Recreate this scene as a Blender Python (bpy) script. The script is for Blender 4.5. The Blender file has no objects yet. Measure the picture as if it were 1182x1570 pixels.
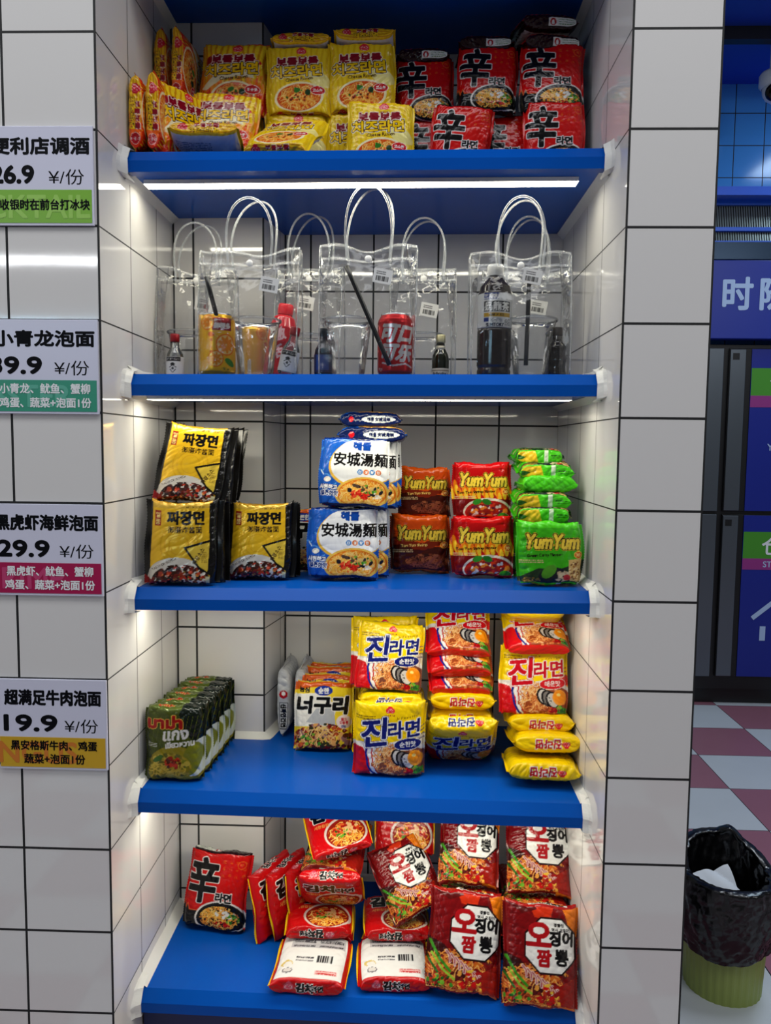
import bpy, math, random
import numpy as np
from mathutils import Matrix, Vector

# ------------------------------------------------------------------ camera
scene = bpy.context.scene
COL = scene.collection
F_PX, IW, IH = 1201.3, 1182.0, 1570.0
AX = np.array([[0.9994, -0.0314, -0.0137], [0.0325, 0.9960, 0.0831], [0.0110, -0.0835, 0.9964]])
CAM = np.array([0.4072, -1.2847, 1.6])
cam_data = bpy.data.cameras.new('camera')
cam_data.sensor_fit = 'VERTICAL'
cam_data.sensor_height = 24.0
cam_data.lens = 24.0 * F_PX / IH
cam_data.clip_start = 0.02
cam = bpy.data.objects.new('camera', cam_data)
COL.objects.link(cam)
cam.matrix_world = Matrix(((AX[0][0], AX[0][2], -AX[0][1], CAM[0]), (AX[1][0], AX[1][2], -AX[1][1], CAM[1]),
                           (AX[2][0], AX[2][2], -AX[2][1], CAM[2]), (0, 0, 0, 1)))
scene.camera = cam

# ------------------------------------------------------------------ world, light, exposure
scene.view_settings.view_transform = 'Standard'
scene.view_settings.look = 'None'
scene.view_settings.gamma = 1.0
scene.view_settings.use_curve_mapping = False
scene.view_settings.exposure = 0.0
scene.cycles.transparent_max_bounces = 32
scene.cycles.max_bounces = 10

world = bpy.data.worlds.new('store_air')
scene.world = world
world.use_nodes = True
world.node_tree.nodes['Background'].inputs[0].default_value = (0.92, 0.96, 1.0, 1)
world.node_tree.nodes['Background'].inputs[1].default_value = 0.10


def area(name, loc, rot, sx, sy, power, color=(1, 1, 1)):
    l = bpy.data.lights.new(name, 'AREA')
    l.shape = 'RECTANGLE'
    l.size, l.size_y, l.energy, l.color = sx, sy, power, color
    o = bpy.data.objects.new(name, l)
    COL.objects.link(o)
    o.location = loc
    o.rotation_euler = rot
    return o


R_ = math.radians
area('ceiling_light', (0.2, -0.95, 3.7), (R_(8), 0, 0), 4.0, 0.7, 44, (0.97, 0.98, 1.0))
area('ceiling_light', (-3.4, -2.6, 4.0), (R_(40), 0, R_(-40)), 1.6, 0.6, 26, (0.97, 0.98, 1.0))
area('ceiling_light', (4.2, -2.6, 4.0), (R_(40), 0, R_(42)), 1.6, 0.6, 26, (0.97, 0.98, 1.0))
area('ceiling_tube', (-3.0, -4.9, 3.02), (R_(50), 0, 0), 2.6, 0.05, 14, (0.95, 0.97, 1.0))
area('ceiling_tube', (-4.6, -8.2, 3.02), (R_(50), 0, 0), 3.6, 0.07, 30, (0.40, 0.75, 1.0))
area('aisle_light', (2.2, 1.2, 3.6), (0, 0, 0), 0.5, 1.2, 32, (0.84, 0.92, 1.0))
area('aisle_light', (3.4, 2.9, 3.85), (0, R_(0), 0), 0.5, 0.8, 20, (0.66, 0.84, 1.0))

# ------------------------------------------------------------------ helpers


def ray(u, v):
    return AX @ np.array([(u - IW / 2) / F_PX, 1.0, (IH / 2 - v) / F_PX])


def at(u, v, Y):                      # the point of the photograph's pixel on the upright plane at depth Y
    r = ray(u, v)
    return CAM + r * (Y - CAM[1]) / r[1]


def s2l(c):
    c = np.asarray(c, dtype=np.float64) / 255.0
    return np.where(c <= 0.04045, c / 12.92, ((c + 0.055) / 1.055) ** 2.4)


def lin(c):
    return tuple(float(x) for x in s2l(c)) + (1.0,)


MATS = {}


def mat(name, rgb, rough=0.5, metal=0.0, bump=0.0, bscale=200.0, emit=0.0, var=0.0, spec=0.5, coat=0.0, alpha=None):
    if name in MATS:
        return MATS[name]
    m = bpy.data.materials.new(name)
    m.use_nodes = True
    nt = m.node_tree
    b = nt.nodes['Principled BSDF']
    b.inputs['Base Color'].default_value = lin(rgb)
    b.inputs['Roughness'].default_value = rough
    b.inputs['Metallic'].default_value = metal
    b.inputs['Specular IOR Level'].default_value = spec
    b.inputs['Coat Weight'].default_value = coat
    b.inputs['Coat Roughness'].default_value = 0.06
    tc = nt.nodes.new('ShaderNodeTexCoord')
    nz = nt.nodes.new('ShaderNodeTexNoise')
    nz.inputs['Scale'].default_value = bscale
    nz.inputs['Detail'].default_value = 4
    nt.links.new(tc.outputs['Object'], nz.inputs['Vector'])
    if bump:
        bp = nt.nodes.new('ShaderNodeBump')
        bp.inputs['Strength'].default_value = bump
        bp.inputs['Distance'].default_value = 0.002
        nt.links.new(nz.outputs['Fac'], bp.inputs['Height'])
        nt.links.new(bp.outputs['Normal'], b.inputs['Normal'])
    if var:
        mx = nt.nodes.new('ShaderNodeMix')
        mx.data_type = 'RGBA'
        c = s2l(rgb)
        mx.inputs[6].default_value = tuple(float(x) for x in c * (1 - var)) + (1,)
        mx.inputs[7].default_value = tuple(float(min(1, x)) for x in c * (1 + var)) + (1,)
        nz2 = nt.nodes.new('ShaderNodeTexNoise')
        nz2.inputs['Scale'].default_value = bscale * 0.1
        nz2.inputs['Detail'].default_value = 5
        nt.links.new(tc.outputs['Object'], nz2.inputs['Vector'])
        nt.links.new(nz2.outputs['Fac'], mx.inputs[0])
        nt.links.new(mx.outputs[2], b.inputs['Base Color'])
    if emit:
        b.inputs['Emission Color'].default_value = lin(rgb)
        b.inputs['Emission Strength'].default_value = emit
    if alpha is not None:
        b.inputs['Alpha'].default_value = alpha
    MATS[name] = m
    return m


def clear_mat(name, tint=(1, 1, 1), gloss=0.06, refl=1.0, white=0.0, bump=0.0, bscale=60.0, base=0.02):
    """thin clear plastic: see-through film with a fresnel sheen and creases"""
    m = bpy.data.materials.new(name)
    m.use_nodes = True
    nt = m.node_tree
    nt.nodes.remove(nt.nodes['Principled BSDF'])
    out = nt.nodes['Material Output']
    tr = nt.nodes.new('ShaderNodeBsdfTransparent')
    tr.inputs[0].default_value = tuple(tint) + (1,)
    gl = nt.nodes.new('ShaderNodeBsdfGlossy')
    gl.inputs['Roughness'].default_value = gloss
    df = nt.nodes.new('ShaderNodeBsdfDiffuse')
    df.inputs[0].default_value = (0.85, 0.88, 0.9, 1)
    fr = nt.nodes.new('ShaderNodeFresnel')
    fr.inputs[0].default_value = 1.5
    ml = nt.nodes.new('ShaderNodeMath')
    ml.operation = 'MULTIPLY_ADD'
    ml.inputs[1].default_value = refl
    ml.inputs[2].default_value = base
    ml.use_clamp = True
    nt.links.new(fr.outputs[0], ml.inputs[0])
    if bump:
        tc = nt.nodes.new('ShaderNodeTexCoord')
        nz = nt.nodes.new('ShaderNodeTexNoise')
        nz.inputs['Scale'].default_value = bscale
        nz.inputs['Detail'].default_value = 2
        nz.inputs['Distortion'].default_value = 0.8
        bp = nt.nodes.new('ShaderNodeBump')
        bp.inputs['Strength'].default_value = bump
        bp.inputs['Distance'].default_value = 0.004
        nt.links.new(tc.outputs['Object'], nz.inputs['Vector'])
        nt.links.new(nz.outputs['Fac'], bp.inputs['Height'])
        nt.links.new(bp.outputs['Normal'], gl.inputs['Normal'])
        nt.links.new(bp.outputs['Normal'], fr.inputs['Normal'])
    m1 = nt.nodes.new('ShaderNodeMixShader')
    m1.inputs[0].default_value = white
    nt.links.new(tr.outputs[0], m1.inputs[1])
    nt.links.new(df.outputs[0], m1.inputs[2])
    m2 = nt.nodes.new('ShaderNodeMixShader')
    nt.links.new(ml.outputs[0], m2.inputs[0])
    nt.links.new(m1.outputs[0], m2.inputs[1])
    nt.links.new(gl.outputs[0], m2.inputs[2])
    nt.links.new(m2.outputs[0], out.inputs[0])
    return m


def attr_mat(name, rough=0.3, metal=0.0, bump=0.25, bscale=90.0, coat=0.0, spec=0.5):
    m = mat(name, (200, 200, 200), rough, metal, bump, bscale, coat=coat, spec=spec)
    nt = m.node_tree
    a = nt.nodes.new('ShaderNodeVertexColor')
    a.layer_name = 'print'
    nt.links.new(a.outputs['Color'], nt.nodes['Principled BSDF'].inputs['Base Color'])
    if bump:
        for n_ in nt.nodes:
            if n_.type == 'TEX_NOISE':
                n_.noise_type = 'RIDGED_MULTIFRACTAL'
                n_.inputs['Detail'].default_value = 2.5
                n_.inputs['Distortion'].default_value = 0.6
    return m


def new_mesh(name, verts, faces, mats=(), fmat=None, smooth=True, colors=None):
    me = bpy.data.meshes.new(name)
    v = np.asarray(verts, dtype=np.float32)
    if isinstance(faces, np.ndarray):
        n, k = faces.shape
        me.vertices.add(len(v))
        me.vertices.foreach_set('co', v.ravel())
        me.loops.add(n * k)
        me.loops.foreach_set('vertex_index', faces.astype(np.int32).ravel())
        me.polygons.add(n)
        me.polygons.foreach_set('loop_start', np.arange(0, n * k, k, dtype=np.int32))
        me.update(calc_edges=True)
    else:
        me.from_pydata([tuple(map(float, p)) for p in v], [], faces)
    for m in mats:
        me.materials.append(m)
    if fmat is not None:
        me.polygons.foreach_set('material_index', np.asarray(fmat, dtype=np.int32))
    me.polygons.foreach_set('use_smooth', np.full(len(me.polygons), smooth, dtype=bool))
    if colors is not None:
        ca = me.color_attributes.new('print', 'FLOAT_COLOR', 'POINT')
        c4 = np.ones((len(v), 4), dtype=np.float32)
        c4[:, :3] = colors
        ca.data.foreach_set('color', c4.ravel())
    me.validate()
    me.update()
    return me


def link(name, me, parent=None):
    o = bpy.data.objects.new(name, me)
    COL.objects.link(o)
    if parent is not None:
        o.parent = parent
    return o


def tag(o, label=None, cat=None, group=None, kind=None):
    for k, v in (('label', label), ('category', cat), ('group', group), ('kind', kind)):
        if v:
            o[k] = v
    return o


def empty(name, loc=(0, 0, 0), rot=(0, 0, 0)):
    o = bpy.data.objects.new(name, None)
    COL.objects.link(o)
    o.empty_display_size = 0.02
    o.location = loc
    o.rotation_euler = rot
    return o


class MB:                                       # collects polygons of one mesh
    def __init__(self):
        self.v, self.f, self.m = [], [], []

    def quad(self, pts, mi=0):
        n = len(self.v)
        self.v += [tuple(p) for p in pts]
        self.f.append(tuple(range(n, n + len(pts))))
        self.m.append(mi)

    def box(self, x0, x1, y0, y1, z0, z1, mi=0):
        n = len(self.v)
        self.v += [(x, y, z) for z in (z0, z1) for y in (y0, y1) for x in (x0, x1)]
        for q in ((0, 2, 3, 1), (4, 5, 7, 6), (0, 1, 5, 4), (2, 6, 7, 3), (0, 4, 6, 2), (1, 3, 7, 5)):
            self.f.append(tuple(n + i for i in q))
            self.m.append(mi)

    def prism(self, prof, x0, x1, mi=0, axis=0):     # profile of (y,z) points run along x
        n, k = len(self.v), len(prof)
        for x in (x0, x1):
            for a, b in prof:
                self.v.append((x, a, b) if axis == 0 else (a, x, b))
        for i in range(k):
            j = (i + 1) % k
            self.f.append((n + i, n + j, n + k + j, n + k + i))
            self.m.append(mi)
        self.f.append(tuple(n + i for i in range(k))[::-1])
        self.f.append(tuple(n + k + i for i in range(k)))
        self.m += [mi, mi]

    def tube(self, pts, r, sides=8, mi=0, closed=False):
        pts = [Vector(p) for p in pts]
        n0 = len(self.v)
        prev = None
        for i, p in enumerate(pts):
            t = (pts[min(i + 1, len(pts) - 1)] - pts[max(i - 1, 0)]).normalized()
            if prev is None:
                a = Vector((0, 0, 1)) if abs(t.z) < .9 else Vector((1, 0, 0))
                prev = (a - t * a.dot(t)).normalized()
            else:
                prev = (prev - t * prev.dot(t)).normalized()
            b = t.cross(prev)
            rr = r[i] if hasattr(r, '__len__') else r
            for k in range(sides):
                an = 2 * math.pi * k / sides
                self.v.append(tuple(p + prev * (rr * math.cos(an)) + b * (rr * math.sin(an))))
        for i in range(len(pts) - 1):
            for k in range(sides):
                k2 = (k + 1) % sides
                self.f.append((n0 + i * sides + k, n0 + i * sides + k2, n0 + (i + 1) * sides + k2, n0 + (i + 1) * sides + k))
                self.m.append(mi)
        self.f.append(tuple(n0 + k for k in range(sides))[::-1])
        e = n0 + (len(pts) - 1) * sides
        self.f.append(tuple(e + k for k in range(sides)))
        self.m += [mi, mi]

    def lathe(self, prof, seg=40, mi=0, c=(0, 0)):   # profile of (r,z)
        n0 = len(self.v)
        for r, z in prof:
            for k in range(seg):
                a = 2 * math.pi * k / seg
                self.v.append((c[0] + r * math.cos(a), c[1] + r * math.sin(a), z))
        for i in range(len(prof) - 1):
            for k in range(seg):
                k2 = (k + 1) % seg
                self.f.append((n0 + i * seg + k, n0 + i * seg + k2, n0 + (i + 1) * seg + k2, n0 + (i + 1) * seg + k))
                self.m.append(mi)

    def build(self, name, mats, parent=None, smooth=False, bevel=0.0, seg=2, loc=None):
        if not isinstance(mats, (list, tuple)):
            mats = [mats]
        me = new_mesh(name, self.v, self.f, mats, self.m, smooth)
        o = link(name, me, parent)
        if bevel:
            bm = o.modifiers.new('bevel', 'BEVEL')
            bm.width, bm.segments, bm.limit_method = bevel, seg, 'ANGLE'
        if loc is not None:
            o.location = loc
        return o


# ------------------------------------------------------------------ lettering
_tri = {}


def text_tris(s):
    if s not in _tri:
        c = bpy.data.curves.new('t', 'FONT')
        c.body = s
        c.resolution_u = 4
        o = bpy.data.objects.new('t', c)
        me = o.to_mesh()
        me.calc_loop_triangles()
        co = np.empty(len(me.vertices) * 3)
        me.vertices.foreach_get('co', co)
        co = co.reshape(-1, 3)[:, :2]
        ti = np.empty(len(me.loop_triangles) * 3, dtype=np.int32)
        me.loop_triangles.foreach_get('vertices', ti)
        lo, hi = co.min(0), co.max(0)
        t = co[ti.reshape(-1, 3)]
        t = (t - (lo + hi) / 2) / (hi[1] - lo[1])
        asp = (hi[0] - lo[0]) / (hi[1] - lo[1])
        o.to_mesh_clear()
        bpy.data.objects.remove(o)
        bpy.data.curves.remove(c)
        _tri[s] = (t, asp)
    return _tri[s]


def raster(tris, h, w):
    m = np.zeros((h, w), dtype=bool)
    for t in tris:
        x0, y0 = np.floor(t.min(0)).astype(int)
        x1, y1 = np.ceil(t.max(0)).astype(int)
        x0, y0, x1, y1 = max(x0, 0), max(y0, 0), min(x1 + 1, w), min(y1 + 1, h)
        if x1 <= x0 or y1 <= y0:
            continue
        X = np.arange(x0, x1)[None, :] + .5
        Y = np.arange(y0, y1)[:, None] + .5
        (ax, ay), (bx, by), (cx, cy) = t
        d1 = (bx - ax) * (Y - ay) - (by - ay) * (X - ax)
        d2 = (cx - bx) * (Y - by) - (cy - by) * (X - bx)
        d3 = (ax - cx) * (Y - cy) - (ay - cy) * (X - cx)
        m[y0:y1, x0:x1] |= ((d1 >= 0) & (d2 >= 0) & (d3 >= 0)) | ((d1 <= 0) & (d2 <= 0) & (d3 <= 0))
    return m


def dilate(m, r):
    if r < .5:
        return m
    out = m.copy()
    R = int(math.ceil(r))
    H, W = m.shape
    for dy in range(-R, R + 1):
        for dx in range(-R, R + 1):
            if dx * dx + dy * dy <= r * r + .3 and (dx or dy):
                ys, yd = (slice(max(0, -dy), H - max(0, dy)), slice(max(0, dy), H - max(0, -dy)))
                xs, xd = (slice(max(0, -dx), W - max(0, dx)), slice(max(0, dx), W - max(0, -dx)))
                out[yd, xd] |= m[ys, xs]
    return out


class Art:
    """printed artwork of a wrapper, in millimetres; y runs bottom strip, front, top strip, back"""
    RES = 4

    def __init__(self, W, H, T, base, y0=None, y1=None):
        self.W, self.H, self.T = W, H, T
        self.y0 = -T if y0 is None else y0
        self.y1 = 2 * H + T if y1 is None else y1
        r = self.RES
        self.nx, self.ny = int(W * r), int((self.y1 - self.y0) * r)
        self.im = np.zeros((self.ny, self.nx, 3), dtype=np.float32) + np.array(base, dtype=np.float32)
        self.X = (np.arange(self.nx) + .5)[None, :] / r
        self.Y = (np.arange(self.ny) + .5)[:, None] / r + self.y0
        self.rng = np.random.default_rng(7)

    def put(self, m, c):
        self.im[m] = np.array(c, dtype=np.float32)

    def rect(self, x0, x1, y0, y1, c):
        self.put((self.X >= x0) & (self.X <= x1) & (self.Y >= y0) & (self.Y <= y1), c)

    def ell(self, cx, cy, rx, ry, c, rot=0, clip=None):
        ca, sa = math.cos(R_(rot)), math.sin(R_(rot))
        R = max(rx, ry) + 1
        r = self.RES
        i0, i1 = max(0, int((cx - R) * r)), min(self.nx, int((cx + R) * r) + 1)
        j0, j1 = max(0, int((cy - R - self.y0) * r)), min(self.ny, int((cy + R - self.y0) * r) + 1)
        if i1 <= i0 or j1 <= j0:
            return
        dx, dy = self.X[:, i0:i1] - cx, self.Y[j0:j1] - cy
        m = ((dx * ca + dy * sa) / rx) ** 2 + ((-dx * sa + dy * ca) / ry) ** 2 <= 1
        if clip is not None:
            m = m & clip[j0:j1, i0:i1]
        self.im[j0:j1, i0:i1][m] = np.array(c, dtype=np.float32)

    def emask(self, cx, cy, rx, ry, rot=0):
        ca, sa = math.cos(R_(rot)), math.sin(R_(rot))
        dx, dy = self.X - cx, self.Y - cy
        return ((dx * ca + dy * sa) / rx) ** 2 + ((-dx * sa + dy * ca) / ry) ** 2 <= 1

    def pmask(self, pts):
        m = np.zeros((self.ny, self.nx), dtype=bool)
        n = len(pts)
        for i in range(n):
            (xa, ya), (xb, yb) = pts[i], pts[(i + 1) % n]
            if ya == yb:
                continue
            c = ((ya > self.Y) != (yb > self.Y)) & (self.X < (xb - xa) * (self.Y - ya) / (yb - ya) + xa)
            m ^= c
        return m

    def poly(self, pts, c):
        self.put(self.pmask(pts), c)

    def stroke(self, pts, w, c, clip=None):
        for (xa, ya), (xb, yb) in zip(pts[:-1], pts[1:]):
            n = max(1, int(math.hypot(xb - xa, yb - ya) / (w * .35)))
            for i in range(n + 1):
                t = i / n
                self.ell(xa + (xb - xa) * t, ya + (yb - ya) * t, w / 2, w / 2, c, clip=clip)

    def text(self, s, cx, cy, h, c, bold=0.0, out=None, ow=0.0, out2=None, ow2=0.0, rot=0.0, sx=1.0, w=None, skew=0.0, flip=False):
        t, asp = text_tris(s)
        r = self.RES
        if w is not None:
            sx = w / (asp * h)
        p = t * np.array([h * sx, h])
        p = np.stack([p[..., 0] + skew * p[..., 1], p[..., 1]], -1)
        a = R_(rot + (180 if flip else 0))
        p = np.stack([p[..., 0] * math.cos(a) - p[..., 1] * math.sin(a), p[..., 0] * math.sin(a) + p[..., 1] * math.cos(a)], -1)
        pad = (bold + ow + ow2) + 1
        lo, hi = p.reshape(-1, 2).min(0) - pad, p.reshape(-1, 2).max(0) + pad
        i0, j0 = int((cx + lo[0]) * r), int((cy + lo[1] - self.y0) * r)
        ww, hh = int((hi[0] - lo[0]) * r) + 2, int((hi[1] - lo[1]) * r) + 2
        m = raster((p + np.array([cx, cy - self.y0])) * r - np.array([i0, j0]), hh, ww)
        m = dilate(m, bold * r)
        layers = []
        if out2 is not None:
            layers.append((dilate(m, (ow + ow2) * r), out2))
        if out is not None:
            layers.append((dilate(m, ow * r), out))
        layers.append((m, c))
        ia, ja = max(0, -i0), max(0, -j0)
        ib, jb = min(ww, self.nx - i0), min(hh, self.ny - j0)
        if ib <= ia or jb <= ja:
            return
        sub = self.im[j0 + ja:j0 + jb, i0 + ia:i0 + ib]
        for mm, cc in layers:
            sub[mm[ja:jb, ia:ib]] = np.array(cc, dtype=np.float32)

    def blobs(self, cx, cy, rx, ry, cols, n, smin, smax, rot=0):
        clip = self.emask(cx, cy, rx, ry, rot)
        g = self.rng
        for _ in range(n):
            a, q = g.uniform(0, 6.283), math.sqrt(g.uniform(0, 1))
            s = g.uniform(smin, smax)
            self.ell(cx + rx * q * math.cos(a), cy + ry * q * math.sin(a), s, s * g.uniform(.5, 1), cols[g.integers(len(cols))], g.uniform(0, 180), clip)

    def noodles(self, cx, cy, rx, ry, cols, n, w=1.5, rot=0):
        clip = self.emask(cx, cy, rx, ry, rot)
        g = self.rng
        for _ in range(n):
            a, q = g.uniform(0, 6.283), math.sqrt(g.uniform(0, 1))
            x, y = cx + rx * q * math.cos(a), cy + ry * q * math.sin(a)
            d = g.uniform(0, 6.283)
            k = g.uniform(-.35, .35)
            pts = [(x, y)]
            for _ in range(7):
                x, y, d = x + 2.4 * math.cos(d), y + 2.4 * math.sin(d), d + k
                pts.append((x, y))
            self.stroke(pts, w, cols[g.integers(len(cols))], clip)

    def logo(self, x, y, r=6, col=(214, 50, 60), flip=False, txt='오뚜기'):
        for dx, dy in ((-.55, .1), (.55, .1), (0, .75)):
            self.ell(x + dx * r, y + dy * r * (-1 if flip else 1), r * .78, r * .78, col)
        self.ell(x, y, r * .95, r * .62, (250, 225, 220))
        self.ell(x, y, r * .88, r * .55, col)
        self.text(txt, x, y, r * .55, (255, 245, 240), flip=flip, bold=.12)

    def barcode(self, x0, x1, y0, y1):
        self.rect(x0 - 1.5, x1 + 1.5, y0 - 1, y1 + 1, (245, 245, 242))
        x = x0
        while x < x1:
            w = self.rng.choice([.35, .6, .9])
            self.rect(x, x + w, y0, y1, (20, 20, 22))
            x += w + self.rng.choice([.4, .7])

    def fine(self, x0, x1, y0, y1, c, n=5):        # lines of fine print
        dy = (y1 - y0) / n
        for k in range(n):
            x = x0
            while x < x1:
                w = self.rng.uniform(.8, 2.6)
                self.rect(x, min(x + w, x1), y0 + k * dy, y0 + k * dy + dy * .5, c)
                x += w + self.rng.uniform(.4, .9)

    def sample(self, x, y):
        r = self.RES
        im = self.im
        k = im.copy()
        k[1:-1, 1:-1] = (im[1:-1, 1:-1] * 2 + im[:-2, 1:-1] + im[2:, 1:-1] + im[1:-1, :-2] + im[1:-1, 2:]) / 6
        i = np.clip((np.asarray(x) * r).astype(int), 0, self.nx - 1)
        j = np.clip(((np.asarray(y) - self.y0) * r).astype(int), 0, self.ny - 1)
        c = k[j, i]
        g_ = c.mean(-1, keepdims=True)
        c = np.clip(g_ + (c - g_) * 1.12, 0, 255) / 255          # print made richer and darker, standing in for deep shadows
        return .84 * s2l(255 * np.clip(c + .22 * c * (c - 1) * (1 - 1.6 * c), 0, 1))
#%%SETTING
# ------------------------------------------------------------------ the setting
XL, XR, XRR, YP, YB, XP, XPF = -0.1018, 0.7417, 0.8823, 0.3952, 0.53, 0.1150, 0.0921
ROWS = [2.2498 - 0.15 * j for j in range(-6, 16)]
ROWS = [z for z in ROWS if 0.02 < z < 3.1]
TILE = mat('glazed_white_tile', (224, 222, 220), 0.05, bump=0.03, bscale=14, var=0.02, spec=0.8)
GROUT = mat('black_grout', (14, 15, 17), 0.7, bump=0.2, bscale=300)
PILLAR = mat('satin_white_tile', (222, 219, 221), 0.16, bump=0.05, bscale=30, var=0.03, spec=0.45)
g = 0.0021


def tiled(mb, o, ud, vd, u0, u1, v0, v1, ul, vl, gw=g, depth=0.0012):
    """a tiled face: u and v cuts with grout strips set back between the tiles"""
    o, ud, vd = Vector(o), Vector(ud), Vector(vd)
    nrm = ud.cross(vd)

    def cuts(a, b, ls):
        c = [(a, None)]
        for l in sorted(ls):
            cw = gw * (1.5 if l - a < .001 or b - l < .001 else 1)        # joints at the corners are wider
            lo, hi = max(a, l - cw), min(b, l + cw)
            if hi > a and lo < b and hi > lo:
                c += [(lo, 'g'), (hi, 't')]
        c.append((b, None))
        segs = []
        state = 't'
        for (p, s), (q, s2) in zip(c[:-1], c[1:]):
            if s:
                state = s
            if q - p > 1e-6:
                segs.append((p, q, 'g' if s == 'g' else 't'))
        return segs
    us, vs = cuts(u0, u1, ul), cuts(v0, v1, vl)
    for a, b, s in us:
        for c, d, t in vs:
            mb.quad([o + ud * a + vd * c, o + ud * b + vd * c, o + ud * b + vd * d, o + ud * a + vd * d], 1 if 'g' in (s, t) else 0)


Z0, Z1 = 0.0, 3.0
# left wall: front face, the niche side, and the pier that juts out of the back wall
mb = MB()
tiled(mb, (XL, 0, 0), (-1, 0, 0), (0, 0, 1), 0, 1.3, Z0, Z1, [0] + [0.152 * k for k in range(1, 9)], ROWS)
mb.f = [f[::-1] for f in mb.f]
tiled(mb, (XL, 0, 0), (0, 1, 0), (0, 0, 1), 0, YB, Z0, Z1, [0, 0.1440, 0.2894], ROWS, 0.0013)
mb.box(-1.4018, XL - .002, 0.002, 0.9, Z0, Z1 - .001, 1)
w = mb.build('wall_left', [PILLAR, GROUT])
w.data.materials[0] = TILE
tag(w, 'white tiled wall with black grout left of the shelf niche', kind='structure')
mb = MB()
tiled(mb, (XL, YP, 0), (1, 0, 0), (0, 0, 1), 0, XPF - XL, Z0, Z1, [0.0006, 0.0441, XPF - XL], ROWS)
sl = math.hypot(XP - XPF, YB - YP)
tiled(mb, (XPF, YP, 0), ((XP - XPF) / sl, (YB - YP) / sl, 0), (0, 0, 1), 0, sl, Z0, Z1, [0, sl - .002, .105], ROWS, 0.0012)
mb.box(XL, XPF - .002, YP + .002, YB + .1, Z0, Z1 - .001, 1)
w = mb.build('trim_1', [TILE, GROUT])
tag(w, 'white tiled pier in the left back corner of the niche', kind='structure')
mb = MB()
tiled(mb, (XP, YB, 0), (1, 0, 0), (0, 0, 1), 0, XR - XP + .006, Z0, Z1, [0.001, 0.059, 0.202, 0.348, 0.493, XR - XP + .006], ROWS)
mb.box(XP - .01, XR + .02, YB + .002, YB + .1, Z0, Z1, 1)
w = mb.build('wall_back', [TILE, GROUT])
tag(w, 'white tiled back wall of the shelf niche', kind='structure')
mb = MB()
tiled(mb, (XR, 0, 0), (1, 0, 0), (0, 0, 1), 0, XRR - XR, Z0, Z1, [0, XRR - XR], ROWS)
tiled(mb, (XR, YB, 0), (0, -1, 0), (0, 0, 1), 0, YB, Z0, Z1, [0.001, YB - .4126, YB - .2852, YB - .1521, YB], ROWS, 0.0012)
tiled(mb, (XRR, 0, 0), (0, 1, 0), (0, 0, 1), 0, 0.62, Z0, Z1, [0, .15, .3, .45, .6], ROWS)
mb.box(XR + .002, XRR - .002, 0.002, 0.62, Z0, Z1 - .001, 1)
w = mb.build('wall_right', [TILE, GROUT])
tag(w, 'white tiled pillar with black grout right of the shelf niche', kind='structure')
for o in (w,):
    pass

# aisle beyond the pillar: floor, ceiling, tiled wall with blue light in its colour
WHITE_F, PINK_F = mat('pale_floor_tile', (206, 212, 218), 0.32, bump=0.06, bscale=40, var=0.06), mat('rose_floor_tile', (158, 104, 120), 0.34, bump=0.06, bscale=40, var=0.08)
mb = MB()
fx = [-2.0] + [1.94 + 0.41 * k for k in range(-9, 9)]
fy = [3.591 - 0.41 * k for k in range(15, -3, -1)]
for i in range(len(fx) - 1):
    for j in range(len(fy) - 1):
        a, b, c, d = fx[i], fx[i + 1], fy[j], fy[j + 1]
        k = (i + j) % 2
        gg = .002
        mb.quad([(a + gg, c + gg, 0), (b - gg, c + gg, 0), (b - gg, d - gg, 0), (a + gg, d - gg, 0)], k)
        mb.quad([(a, c, 0), (b, c, 0), (b - gg, c + gg, 0), (a + gg, c + gg, 0)], 2)
        mb.quad([(b, c, 0), (b, d, 0), (b - gg, d - gg, 0), (b - gg, c + gg, 0)], 2)
        mb.quad([(b, d, 0), (a, d, 0), (a + gg, d - gg, 0), (b - gg, d - gg, 0)], 2)
        mb.quad([(a, d, 0), (a, c, 0), (a + gg, c + gg, 0), (a + gg, d - gg, 0)], 2)
tag(mb.build('floor', [WHITE_F, PINK_F, GROUT]), 'checkered floor of pale and rose tiles in the aisle', kind='structure')
BLUE_C = mat('blue_ceiling_paint', (24, 62, 170), 0.5, var=0.04, bscale=20)
mb = MB()
mb.box(0.9, 5.2, 0.9, 4.1, 3.93, 4.0)
tag(mb.build('ceiling', [BLUE_C]), 'blue painted ceiling over the aisle', kind='structure')
mb = MB()
mb.box(1.2, 5.2, 3.30, 3.36, 3.86, 3.93)
tag(mb.build('trim_2', [mat('dark_trim', (10, 12, 24), 0.5)]), 'dark trim line across the blue ceiling', kind='structure')
BTILE = mat('blue_lit_tile', (74, 150, 220), 0.12, bump=0.02, bscale=12, var=0.05)  # pale tile; the blue light on it is put into the base colour
mb = MB()
tiled(mb, (1.2, 4.0, 0), (1, 0, 0), (0, 0, 1), 0, 4.0, 0.0, 3.93, [1.255 + .19 * k for k in range(-6, 15)], [3.751 + .2 * k for k in range(-18, 1)], 0.003)
mb.box(1.2, 5.2, 4.003, 4.1, 0, 3.93, 1)
tag(mb.build('wall_far', [BTILE, GROUT]), 'tiled wall coloured as if in blue light at the far end of the aisle', kind='structure')
mb = MB()
mb.box(5.2, 5.3, 0.9, 4.1, 0, 4.0)
tag(mb.build('wall_side', [mat('white_paint', (190, 196, 205), 0.6)]), 'pale side wall of the aisle', kind='structure')

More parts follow.
